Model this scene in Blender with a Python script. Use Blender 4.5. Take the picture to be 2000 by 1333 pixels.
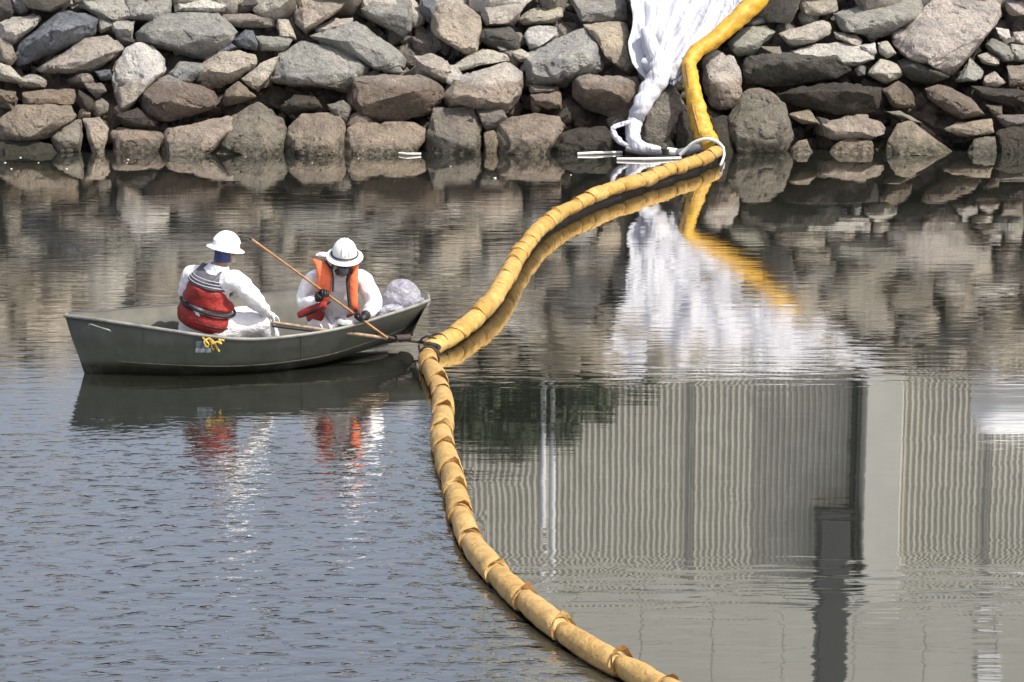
import bpy, bmesh, math, random
import numpy as np
from mathutils import Vector, Matrix, noise
random.seed(7)
S = bpy.context.scene
C = S.collection
for o in list(bpy.data.objects): bpy.data.objects.remove(o)
PI = math.pi
# ---------------------------------------------------------------- camera
H, F = 5.7, 5000.0
TH = math.atan((666.5 + 430) / F)
cam = bpy.data.objects.new('camera', bpy.data.cameras.new('camera'))
C.objects.link(cam); S.camera = cam
cam.location = (0, 0, H); cam.rotation_euler = (PI/2 - TH, 0, 0)
cam.data.sensor_width = 36; cam.data.lens = F / 2000 * 36
cam.data.clip_start = 0.5; cam.data.clip_end = 3000
# ---------------------------------------------------------------- light
SUN = Vector((0.50, -0.26, 0.82)).normalized()
w = bpy.data.worlds.new('World'); S.world = w; w.use_nodes = True
nt = w.node_tree; bg = nt.nodes['Background']
sky = nt.nodes.new('ShaderNodeTexSky'); sky.sky_type = 'NISHITA'; sky.sun_disc = False
sky.sun_elevation = math.asin(SUN.z); sky.sun_rotation = math.atan2(SUN.x, SUN.y)
sky.dust_density = 7.0; sky.air_density = 1.0; sky.ozone_density = 1.0
# thin high cloud veil over the whole sky
tc = nt.nodes.new('ShaderNodeTexCoord'); cn = nt.nodes.new('ShaderNodeTexNoise'); cn.inputs['Scale'].default_value = 2.2; cn.inputs['Detail'].default_value = 5
cmr = nt.nodes.new('ShaderNodeMapRange'); cmr.inputs[1].default_value = .3; cmr.inputs[2].default_value = .7; cmr.inputs[3].default_value = .40; cmr.inputs[4].default_value = .62
cmx = nt.nodes.new('ShaderNodeMix'); cmx.data_type = 'RGBA'; cmx.inputs[7].default_value = (3.2, 3.4, 4.1, 1)
nt.links.new(tc.outputs['Generated'], cn.inputs['Vector']); nt.links.new(cn.outputs[0], cmr.inputs[0]); nt.links.new(cmr.outputs[0], cmx.inputs[0])
nt.links.new(sky.outputs[0], cmx.inputs[6]); nt.links.new(cmx.outputs[2], bg.inputs[0]); bg.inputs[1].default_value = 0.148
sl = bpy.data.objects.new('sun', bpy.data.lights.new('sun', 'SUN')); C.objects.link(sl)
sl.data.energy = 4.2; sl.data.angle = math.radians(0.5); sl.data.color = (1, .95, .87)
sl.rotation_euler = SUN.to_track_quat('Z', 'Y').to_euler(); sl.location = (10, 20, 40)
S.view_settings.view_transform = 'Standard'; S.view_settings.look = 'None'
S.view_settings.gamma = 1; S.view_settings.exposure = 0.40
try: S.view_settings.use_curve_mapping = False
except Exception: pass
S.cycles.max_bounces = 6

# ---------------------------------------------------------------- pixel -> world (for placing things at their true distance)
def slope(py): return math.tan(TH + math.atan((py - 666.5) / F))        # drop per metre of ground distance
def G(px, py, Y):
    """point at ground distance Y seen at photo pixel (px, py)"""
    z = H - Y * slope(py)
    d = Y * math.cos(TH) + (H - z) * math.sin(TH)
    return Vector(((px - 1000) / F * d, Y, z))
def P(px, py, z=0.0): return G(px, py, (H - z) / slope(py))
def R(px, py, Y):
    """point at distance Y whose mirror image in the water is seen at (px, py)"""
    g = G(px, py, Y); return Vector((g.x, Y, -g.z))

# ---------------------------------------------------------------- helpers
def link(o, parent=None):
    C.objects.link(o)
    if parent: o.parent = parent; o.matrix_parent_inverse = Matrix.Translation(-parent.location)
    return o
def tag(o, label=None, cat=None, group=None, kind=None):
    if label: o['label'] = label
    if cat: o['category'] = cat
    if group: o['group'] = group
    if kind: o['kind'] = kind
    return o
def empty(name, loc, label=None, cat=None, group=None):
    o = bpy.data.objects.new(name, None); o.location = loc; C.objects.link(o); o.empty_display_size = .2
    return tag(o, label, cat, group)
def mesh(name, verts, faces, mat, parent=None, smooth=True, sharp=None, mats=None):
    me = bpy.data.meshes.new(name); me.from_pydata([tuple(v) for v in verts], [], faces)
    me.validate()
    if mat: me.materials.append(mat)
    if smooth:
        me.polygons.foreach_set('use_smooth', [True] * len(me.polygons))
        if sharp: me.set_sharp_from_angle(angle=math.radians(sharp))
    me.update()
    return link(bpy.data.objects.new(name, me), parent)
def bmobj(name, bm, mat, parent=None, smooth=True, sharp=40):
    me = bpy.data.meshes.new(name); bm.to_mesh(me); bm.free()
    me.materials.append(mat)
    if smooth:
        me.polygons.foreach_set('use_smooth', [True] * len(me.polygons))
        if sharp: me.set_sharp_from_angle(angle=math.radians(sharp))
    return link(bpy.data.objects.new(name, me), parent)
def frame(t, upref=Vector((0, 0, 1))):
    t = t.normalized()
    if abs(t.dot(upref)) > .97: upref = Vector((1, 0, 0))
    s = t.cross(upref).normalized(); return s, s.cross(t).normalized()
def tube_data(pts, rad, n=10, caps=True):
    pts = [Vector(p) for p in pts]; V = []; Fc = []
    m = len(pts)
    for i, p in enumerate(pts):
        t = (pts[min(i+1, m-1)] - pts[max(i-1, 0)])
        s, u = frame(t); r = rad[i] if hasattr(rad, '__len__') else rad
        for k in range(n):
            a = 2 * PI * k / n; V.append(p + (s * math.cos(a) + u * math.sin(a)) * r)
    for i in range(m-1):
        for k in range(n):
            a, b = i*n+k, i*n+(k+1) % n; Fc.append((a, b, b+n, a+n))
    if caps: Fc.append(tuple(range(n-1, -1, -1))); Fc.append(tuple(range((m-1)*n, m*n)))
    return V, Fc
def tube(name, pts, rad, mat, parent=None, n=10, sharp=50):
    V, Fc = tube_data(pts, rad, n); return mesh(name, V, Fc, mat, parent, sharp=sharp)
def catmull(pts, per=6):
    pts = [Vector(p) for p in pts]; out = []
    q = [pts[0]*2-pts[1]] + pts + [pts[-1]*2-pts[-2]]
    for i in range(1, len(q)-2):
        a, b, c, d = q[i-1:i+3]
        for k in range(per):
            t = k/per
            out.append(.5*((2*b)+(c-a)*t+(2*a-5*b+4*c-d)*t*t+(3*b-a-3*c+d)*t**3))
    out.append(pts[-1]); return out
def box_data(lo, hi):
    x0, y0, z0 = lo; x1, y1, z1 = hi
    V = [(x0,y0,z0),(x1,y0,z0),(x1,y1,z0),(x0,y1,z0),(x0,y0,z1),(x1,y0,z1),(x1,y1,z1),(x0,y1,z1)]
    return V, [(0,3,2,1),(4,5,6,7),(0,1,5,4),(1,2,6,5),(2,3,7,6),(3,0,4,7)]
def box(name, lo, hi, mat, parent=None, bev=0.01):
    V, Fc = box_data(lo, hi); bm = bmesh.new(); vs = [bm.verts.new(v) for v in V]
    for f in Fc: bm.faces.new([vs[i] for i in f])
    if bev: bmesh.ops.bevel(bm, geom=bm.edges[:], offset=bev, segments=1, affect='EDGES')
    return bmobj(name, bm, mat, parent, smooth=False)

# ---------------------------------------------------------------- materials
def new_mat(name):
    m = bpy.data.materials.new(name); m.use_nodes = True; t = m.node_tree
    return m, t, t.nodes, t.nodes['Principled BSDF']
def nd(t, typ, **k):
    n = t.nodes.new(typ)
    for a, b in k.items():
        if a.startswith('i_'): n.inputs[a[2:].replace('_', ' ')].default_value = b
        else: setattr(n, a, b)
    return n
def L(t, a, b): t.links.new(a, b)
def noise_tex(t, scale, detail=4, rough=.55, vec=None, dist=0):
    n = nd(t, 'ShaderNodeTexNoise'); n.inputs['Scale'].default_value = scale; n.inputs['Detail'].default_value = detail
    n.inputs['Roughness'].default_value = rough; n.inputs['Distortion'].default_value = dist
    if vec: L(t, vec, n.inputs['Vector'])
    return n
def ramp(t, src, stops, interp='LINEAR'):
    r = nd(t, 'ShaderNodeValToRGB'); r.color_ramp.interpolation = interp
    e = r.color_ramp.elements
    while len(e) < len(stops): e.new(.5)
    for i, (p, c) in enumerate(stops):
        e[i].position = p; e[i].color = (c, c, c, 1) if not hasattr(c, '__len__') else (*c, 1)
    L(t, src, r.inputs[0]); return r
def mix(t, mode, fac, a, b):
    m = nd(t, 'ShaderNodeMix', data_type='RGBA', blend_type=mode); m.clamp_factor = True
    for s, v in ((m.inputs[0], fac), (m.inputs[6], a), (m.inputs[7], b)):
        if hasattr(v, 'links') or hasattr(v, 'is_output'): L(t, v, s)
        else: s.default_value = v if not hasattr(v, '__len__') else (*v, 1)
    return m.outputs[2]
def simple(name, col, rough=.6, var=.15, scale=8, bump=.15, bscale=30, metal=0, dirt=None, dscale=3, bdist=.01, spec=.5):
    m, t, n, b = new_mat(name)
    geo = nd(t, 'ShaderNodeNewGeometry'); v = geo.outputs['Position']
    n1 = noise_tex(t, scale, 5, .6, v)
    r = ramp(t, n1.outputs[0], [(.3, 1-var*1.6), (.7, 1+var*.6)])
    c = mix(t, 'MULTIPLY', 1.0, col, r.outputs[0])
    if dirt:
        n2 = noise_tex(t, dscale, 6, .65, v); r2 = ramp(t, n2.outputs[0], [(.48, 0), (.72, .8)])
        c = mix(t, 'MIX', r2.outputs[0], c, dirt)
    L(t, c, b.inputs['Base Color']); b.inputs['Roughness'].default_value = rough; b.inputs['Metallic'].default_value = metal
    b.inputs['Specular IOR Level'].default_value = spec
    if bump:
        n3 = noise_tex(t, bscale, 5, .6, v); bp = nd(t, 'ShaderNodeBump'); bp.inputs['Strength'].default_value = bump
        bp.inputs['Distance'].default_value = bdist
        L(t, n3.outputs[0], bp.inputs['Height']); L(t, bp.outputs[0], b.inputs['Normal'])
    return m

def stone_material():
    m, t, n, b = new_mat('stone')
    oi = nd(t, 'ShaderNodeObjectInfo'); geo = nd(t, 'ShaderNodeNewGeometry'); pos = geo.outputs['Position']
    off = nd(t, 'ShaderNodeVectorMath', operation='SCALE'); L(t, oi.outputs['Random'], off.inputs['Scale'])
    off.inputs[0].default_value = (37, 91, 53)
    add = nd(t, 'ShaderNodeVectorMath', operation='ADD'); L(t, pos, add.inputs[0]); L(t, off.outputs[0], add.inputs[1]); v = add.outputs[0]
    big = noise_tex(t, 1.7, 6, .65, v, .6); c = mix(t, 'MULTIPLY', 1.0, oi.outputs['Color'], ramp(t, big.outputs[0], [(.3, (.58, .58, .60)), (.5, (.95, .95, .95)), (.7, (1.25, 1.22, 1.17))]).outputs[0])
    # ochre / rust patches
    n2 = noise_tex(t, 3.1, 5, .7, v, 1.2); c = mix(t, 'MIX', ramp(t, n2.outputs[0], [(.59, 0), (.75, .35)]).outputs[0], c, (.34, .25, .15))
    # layered veins (bedding)
    wv = nd(t, 'ShaderNodeTexWave'); wv.bands_direction = 'DIAGONAL'; wv.inputs['Scale'].default_value = 2.3; wv.inputs['Distortion'].default_value = 9
    wv.inputs['Detail'].default_value = 4; wv.inputs['Detail Scale'].default_value = 1.5; L(t, v, wv.inputs['Vector'])
    c = mix(t, 'MULTIPLY', .55, c, ramp(t, wv.outputs[0], [(.0, (.72, .72, .74)), (.25, (1, 1, 1)), (.8, (1.05, 1.03, 1))]).outputs[0])
    # fine speckle
    sp = noise_tex(t, 34, 5, .75, v); c = mix(t, 'MULTIPLY', .9, c, ramp(t, sp.outputs[0], [(.30, .35), (.44, .86), (.60, 1.12), (.74, 1.5)]).outputs[0])
    vo = nd(t, 'ShaderNodeTexVoronoi'); vo.inputs['Scale'].default_value = 7; L(t, v, vo.inputs['Vector'])
    pits = ramp(t, vo.outputs[0], [(.05, .45), (.16, 1)]); c = mix(t, 'MULTIPLY', .6, c, pits.outputs[0])
    # tide band: brown weed film below about a metre, olive-dark at the very foot
    sx = nd(t, 'ShaderNodeSeparateXYZ'); L(t, pos, sx.inputs[0])
    wob = noise_tex(t, 1.3, 4, .6, pos); ad = nd(t, 'ShaderNodeMath', operation='MULTIPLY_ADD'); L(t, wob.outputs[0], ad.inputs[0]); ad.inputs[1].default_value = .22; L(t, sx.outputs[2], ad.inputs[2])
    tide = ramp(t, ad.outputs[0], [(0, 1), (.1, 1)]); 
    mr = nd(t, 'ShaderNodeMapRange'); L(t, ad.outputs[0], mr.inputs[0]); mr.inputs[1].default_value = 1.17; mr.inputs[2].default_value = 1.08; mr.inputs[3].default_value = 0; mr.inputs[4].default_value = 1
    c = mix(t, 'MULTIPLY', mr.outputs[0], c, (.70, .64, .585))
    mr2 = nd(t, 'ShaderNodeMapRange'); L(t, ad.outputs[0], mr2.inputs[0]); mr2.inputs[1].default_value = .36; mr2.inputs[2].default_value = .18
    weed = noise_tex(t, 11, 5, .7, pos)
    c = mix(t, 'MIX', nd_mul(t, mr2.outputs[0], ramp(t, weed.outputs[0], [(.40, .15), (.60, .95)]).outputs[0]), c, (.045, .048, .03))
    L(t, c, b.inputs['Base Color'])
    wetr = nd(t, 'ShaderNodeMapRange'); L(t, ad.outputs[0], wetr.inputs[0]); wetr.inputs[1].default_value = .18; wetr.inputs[2].default_value = .3; wetr.inputs[3].default_value = .35; wetr.inputs[4].default_value = .88
    L(t, wetr.outputs[0], b.inputs['Roughness']); b.inputs['Specular IOR Level'].default_value = .3
    b1 = noise_tex(t, 5, 8, .68, v, .4); b2 = noise_tex(t, 24, 6, .75, v)
    s1 = nd(t, 'ShaderNodeMath', operation='MULTIPLY_ADD'); L(t, b2.outputs[0], s1.inputs[0]); s1.inputs[1].default_value = .35; L(t, b1.outputs[0], s1.inputs[2])
    s2 = nd(t, 'ShaderNodeMath', operation='MULTIPLY_ADD'); L(t, pits.outputs[0], s2.inputs[0]); s2.inputs[1].default_value = .12; L(t, s1.outputs[0], s2.inputs[2])
    bp = nd(t, 'ShaderNodeBump'); bp.inputs['Strength'].default_value = 1.0; bp.inputs['Distance'].default_value = .2
    L(t, s2.outputs[0], bp.inputs['Height']); L(t, bp.outputs[0], b.inputs['Normal'])
    return m
def nd_mul(t, a, b_):
    m = nd(t, 'ShaderNodeMath', operation='MULTIPLY'); L(t, a, m.inputs[0]); L(t, b_, m.inputs[1]); return m.outputs[0]
M_STONE = stone_material()
M_EARTH = simple('bank_earth', (.030, .027, .022), .95, .4, 3, 1, 9, bdist=.12)  # near black: shade of the gaps between boulders put into its colour
M_DIRT = simple('terrace_dirt', (.22, .19, .15), .95, .3, 2, .6, 8, bdist=.05)

def water_material():
    m, t, n, b = new_mat('harbour_water')
    geo = nd(t, 'ShaderNodeNewGeometry'); pos = geo.outputs['Position']
    at = nd(t, 'ShaderNodeAttribute', attribute_name='ripple')
    def mapped(sc):
        mp = nd(t, 'ShaderNodeMapping'); mp.inputs['Scale'].default_value = sc; L(t, pos, mp.inputs[0]); return mp.outputs[0]
    # silt-grey water body under a glossy surface
    body = noise_tex(t, .5, 3, .5, mapped((.5, 1, 1)))
    bc = mix(t, 'MIX', body.outputs[0], (.020, .024, .019), (.034, .037, .030))
    L(t, bc, b.inputs['Base Color'])
    b.inputs['Roughness'].default_value = .03; b.inputs['IOR'].default_value = 1.75
    def mul(a, f):
        q = nd(t, 'ShaderNodeMath', operation='MULTIPLY'); L(t, a, q.inputs[0])
        if hasattr(f, 'is_output'): L(t, f, q.inputs[1])
        else: q.inputs[1].default_value = f
        return q.outputs[0]
    def plus(a, c):
        q = nd(t, 'ShaderNodeMath', operation='ADD'); L(t, a, q.inputs[0]); L(t, c, q.inputs[1]); return q.outputs[0]
    sep = nd(t, 'ShaderNodeSeparateColor'); L(t, at.outputs['Color'], sep.inputs[0])
    rip, mid, band = sep.outputs[0], sep.outputs[1], sep.outputs[2]
    calm = noise_tex(t, 1.0, 2, .5, mapped((.35, 2.2, 1)))
    fine = noise_tex(t, 1.0, 3, .55, mapped((1.6, 9.0, 1)), .4)
    midw = noise_tex(t, 1.0, 3, .55, mapped((1.3, 7.5, 1)), .6)
    bandw = noise_tex(t, 1.0, 2, .5, mapped((1.1, 6.0, 1)), .5)
    chop = noise_tex(t, 1.0, 2.5, .5, mapped((5.2, 8.0, 1)), .2)
    chop2 = noise_tex(t, 1.0, 2, .5, mapped((1.3, 2.4, 1)), .3)
    h = plus(mul(calm.outputs[0], .0016), mul(fine.outputs[0], .00022))
    h = plus(h, mul(mul(midw.outputs[0], mid), .0022))
    h = plus(h, mul(mul(bandw.outputs[0], band), .0058))
    fl = noise_tex(t, 1.0, 2, .5, mapped((5.0, 9.5, 1)), .2); flr = ramp(t, fl.outputs[0], [(.56, 0), (.72, 1)])
    h = plus(h, mul(mul(flr.outputs[0], rip), .0065))
    h = plus(h, mul(mul(plus(chop.outputs[0], mul(chop2.outputs[0], .9)), rip), .0098))
    bp = nd(t, 'ShaderNodeBump'); bp.inputs['Strength'].default_value = 1.0; bp.inputs['Distance'].default_value = 1.0
    L(t, h, bp.inputs['Height']); L(t, bp.outputs[0], b.inputs['Normal'])
    # extra mirror gloss added to brighten the reflections, fading at steep view
    gl = nd(t, 'ShaderNodeBsdfGlossy'); gl.inputs['Color'].default_value = (.80, .79, .76, 1); gl.inputs['Roughness'].default_value = .02
    L(t, bp.outputs[0], gl.inputs['Normal']); ms = nd(t, 'ShaderNodeMixShader'); 
    lw = nd(t, 'ShaderNodeLayerWeight'); L(t, bp.outputs[0], lw.inputs['Normal']); fm = nd(t, 'ShaderNodeMapRange'); fm.inputs[1].default_value = .42; fm.inputs[2].default_value = .78; fm.inputs[3].default_value = .02; fm.inputs[4].default_value = .68
    L(t, lw.outputs['Facing'], fm.inputs[0]); L(t, fm.outputs[0], ms.inputs[0])
    L(t, b.outputs[0], ms.inputs[1]); L(t, gl.outputs[0], ms.inputs[2]); L(t, ms.outputs[0], t.nodes['Material Output'].inputs['Surface'])
    return m
M_WATER = water_material()

# ---------------------------------------------------------------- boom centre lines (photo pixels, floating at the waterline)
CH1 = [(1402,296),(1365,314),(1305,334),(1260,350),(1211,365),(1170,380),(1129,399),(1087,421),(1054,447),(1031,474),(1009,504),(994,534),(975,567),(956,594),(922,627),(885,657),(862,670),(843,681)]
CH2 = [(834,690),(839,717),(855,747),(864,783),(865,819),(862,855),(871,891),(884,937),(893,978),(903,1019),(920,1060),(951,1101),(995,1147),(1046,1193),(1108,1239),(1174,1280),(1237,1314),(1292,1346),(1370,1390),(1480,1440),(1640,1500),(1850,1570),(2120,1660)]
c1 = catmull([P(a, b, .155 if k_ < len(CH1)-5 else .155 - .018*(k_-len(CH1)+6)) for k_, (a, b) in enumerate(CH1)], 8); c2 = catmull([P(a, b, .06) for a, b in CH2], 8)

# ---------------------------------------------------------------- water and ground
YS = P(1000, 298).y                      # shoreline distance
BS = .9                                  # rise of the bank per metre
def ybank(py): # distance where the sight line meets the bank plane
    k = slope(py); return (H + BS * YS) / (BS + k)
def grid(name, xs, ys, zf, mat):
    X = len(xs); V = [(x, y, zf(x, y)) for y in ys for x in xs]
    Fc = [(j*X+i, j*X+i+1, (j+1)*X+i+1, (j+1)*X+i) for j in range(len(ys)-1) for i in range(X-1)]
    return mesh(name, V, Fc, mat)
xs = [-900,-200,-60,-25,-12] + list(np.arange(-8, 8.01, .12)) + [12,25,60,200,900]
ys = [-300,-60,0,10] + list(np.arange(15, 40.01, .12)) + [42]
water = grid('water', xs, ys, lambda x, y: 0, M_WATER); tag(water, kind='structure')
bx = sorted([(p.y, p.x) for p in c2 + c1])
by = np.array([a for a, _ in bx]); bxx = np.array([a for _, a in bx])
def sm(a, b, v): t_ = np.clip((v-a)/(b-a), 0, 1); return t_*t_*(3-2*t_)
co = np.array([tuple(v.co) for v in water.data.vertices])
edge = np.interp(co[:,1], by, bxx)
left = 1 - sm(-.05, .12, co[:,0] - edge)
y860, y740 = P(0, 960).y, P(0, 770).y
rip = left * sm(y740, y860, co[:,1])
mid = left * sm(P(0,330).y, P(0,400).y, co[:,1]) + (1-left) * .55 * sm(P(0,400).y, P(0,520).y, co[:,1]) * (1-sm(P(0,700).y, P(0,760).y, co[:,1]) * .7)
mid *= 1 - .5*rip
def bandf(c_, s_): yy = P(0, c_).y; ss = abs(P(0, c_-s_).y - yy); return np.exp(-((co[:,1]-yy)/ss)**2)
band = (1-left) * (bandf(735, 22) + .55*bandf(940, 16)*(1-sm(-.4, .3, co[:,0])) + 1.5*bandf(1150, 55) + .25*bandf(1300, 60)) + left*.5*bandf(800, 50)
ca = water.data.color_attributes.new('ripple', 'FLOAT_COLOR', 'POINT')
ca.data.foreach_set('color', np.stack([rip, mid, band, np.ones(len(co))], 1).astype(np.float32).ravel())

def gz(x, y):
    if y < YS - 1: return -1.6
    z = (y - YS - .75) * BS
    z = max(z, -1.6)
    zt = 4.4 + (.35*math.sin(x*.5) if abs(x) < 40 else 0)*.3
    if z > zt: return zt
    return z + (.25*noise.noise(Vector((x*1.7, y*1.7, 3))) if abs(x) < 14 else 0)
gx = [-1500,-400,-100,-40,-20] + list(np.arange(-14, 14.1, .3)) + [20,40,100,400,1500]
gy = [-300, 30, YS-1.01] + list(np.arange(YS-1, YS+6.6, .2)) + [52,60,90,200,600,2500]
bank = grid('ground', gx, gy, gz, M_EARTH); tag(bank, kind='structure')
bank.data.materials.append(M_DIRT)
for p in bank.data.polygons:
    if p.center.z > 4.2: p.material_index = 1

# ---------------------------------------------------------------- boulders
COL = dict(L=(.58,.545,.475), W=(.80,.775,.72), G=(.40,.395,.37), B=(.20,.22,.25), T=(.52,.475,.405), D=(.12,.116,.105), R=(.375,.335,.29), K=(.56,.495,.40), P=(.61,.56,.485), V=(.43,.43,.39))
CW = dict(L='light beige', W='whitish', G='grey', B='blue-grey', T='tan', D='dark', R='brown-grey', K='ochre', P='pinkish cream', V='grey-green')
# zoomed outlines per panel: origin x, list of (colour, ridge height fraction, outline)
A = [
('D',.3,[(-30,-10),(60,-10),(95,60),(80,110),(-30,145)]),
('G',.3,[(62,-10),(168,-10),(160,80),(110,95),(72,60)]),
('L',.7,[(168,-15),(440,-15),(430,35),(300,50),(165,42)]),
('V',.6,[(440,-15),(700,-20),(760,90),(690,150),(620,130),(520,60),(440,40)]),
('V',.7,[(690,-20),(960,-15),(955,70),(860,120),(700,110)]),
('L',.6,[(-20,125),(70,92),(220,85),(240,110),(150,190),(70,260),(-20,215)]),
('B',.42,[(235,130),(330,62),(480,65),(555,110),(545,190),(330,295),(180,350),(90,375),(72,320),(110,220)]),
('V',.5,[(540,70),(620,90),(642,150),(560,200),(540,180)]),
('G',.4,[(620,110),(760,110),(740,230),(660,240),(615,170)]),
('R',.5,[(-20,205),(60,230),(100,330),(60,372),(-20,335)]),
('T',.62,[(175,395),(480,213),(600,198),(705,260),(640,330),(500,405),(400,375),(260,418)]),
('L',.5,[(-20,340),(60,368),(130,440),(150,482),(80,462),(-20,445)]),
('L',.5,[(90,440),(190,413),(268,450),(255,492),(180,497),(110,482)]),
('W',.72,[(640,370),(700,268),(770,238),(860,243),(922,330),(937,392),(870,445),(765,530),(690,655),(640,560),(620,450)]),
('G',.5,[(735,195),(860,88),(1060,58),(1220,70),(1280,160),(1350,192),(1300,230),(1200,335),(1090,332),(930,295),(765,235)]),
('W',.7,[(960,-15),(1300,-15),(1290,60),(1220,72),(1100,62),(1040,72),(970,72)]),
('R',.35,[(1220,76),(1550,84),(1562,150),(1400,157),(1280,148),(1225,112)]),
('L',.5,[(1550,100),(1610,110),(1612,190),(1655,227),(1560,220),(1540,150)]),
('D',.4,[(1300,-15),(1480,-15),(1500,60),(1330,77)]),
('B',.4,[(1440,-15),(1640,-15),(1635,60),(1530,77)]),
('K',.8,[(1650,-15),(1965,-15),(1900,60),(1765,150),(1710,197),(1640,132),(1630,90)]),
('B',.5,[(1290,237),(1370,163),(1422,170),(1450,282),(1330,268)]),
('V',.5,[(1420,200),(1560,205),(1640,222),(1580,292),(1450,288)]),
('B',.5,[(1200,230),(1290,238),(1335,270),(1250,312),(1190,302)]),
('T',.42,[(1060,460),(1130,350),(1220,288),(1330,278),(1455,320),(1440,362),(1330,442),(1220,495)]),
('G',.5,[(940,412),(1000,343),(1130,350),(1150,380),(1060,460),(1040,500),(940,452)]),
('R',.45,[(870,440),(930,408),(1050,448),(1195,510),(1222,602),(1070,642),(950,690),(830,670),(760,560),(752,512)]),
('L',.7,[(1340,440),(1440,360),(1560,308),(1500,450),(1440,522),(1380,482)]),
('R',.4,[(1230,522),(1330,450),(1400,500),(1440,542),(1320,592),(1240,602)]),
('V',.72,[(1500,452),(1560,308),(1680,228),(1850,235),(2040,300),(2080,330),(2050,400),(1960,520),(1760,500),(1600,480)]),
('G',.6,[(1720,200),(1850,140),(1990,120),(2060,200),(2200,260),(2290,340),(2260,400),(2100,400),(1960,300),(1800,255)]),
('R',.4,[(-20,500),(90,512),(98,560),(60,592),(-20,585)]),
('R',.5,[(108,520),(250,500),(420,500),(442,560),(400,592),(200,602),(100,582)]),
('T',.66,[(20,640),(100,578),(400,588),(462,640),(380,685),(280,770),(130,800),(-20,780),(-20,680)]),
('V',.5,[(275,760),(380,680),(462,658),(462,740),(450,815),(330,825)]),
('D',.5,[(-20,790),(140,800),(260,780),(350,820),(440,870),(-20,880)]),
('L',.6,[(460,660),(560,648),(607,700),(602,760),(560,860),(520,820),(475,720)]),
('T',.4,[(610,732),(650,700),(900,720),(922,760),(862,812),(760,832),(640,826)]),
('L',.7,[(900,720),(1280,648),(1342,700),(1130,870),(880,870),(880,800)]),
('G',.6,[(1130,740),(1280,650),(1440,568),(1620,680),(1602,760),(1570,860),(1400,860),(1380,770),(1150,792)]),
('K',.75,[(1150,802),(1250,758),(1380,780),(1397,870),(1150,870)]),
('T',.55,[(1580,800),(1600,722),(1690,630),(1900,618),(1942,700),(1932,800),(1870,875),(1580,875)]),
('D',.4,[(1570,600),(1640,530),(1760,530),(1812,612),(1700,632),(1600,642)]),
('D',.4,[(440,500),(520,560),(530,620),(480,652),(425,560)]),
('G',.5,[(455,450),(570,460),(602,510),(540,556),(480,500)]),
('B',.5,[(510,392),(620,380),(635,450),(560,455)]),
('V',.4,[(1820,582),(1920,550),(1975,600),(1960,700),(1880,692),(1830,622)]),
('L',.6,[(1740,160),(1860,100),(1990,95),(1960,150),(1800,200)]),
('D',.4,[(640,640),(760,600),(900,690),(880,730),(700,720)]),
]
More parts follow.
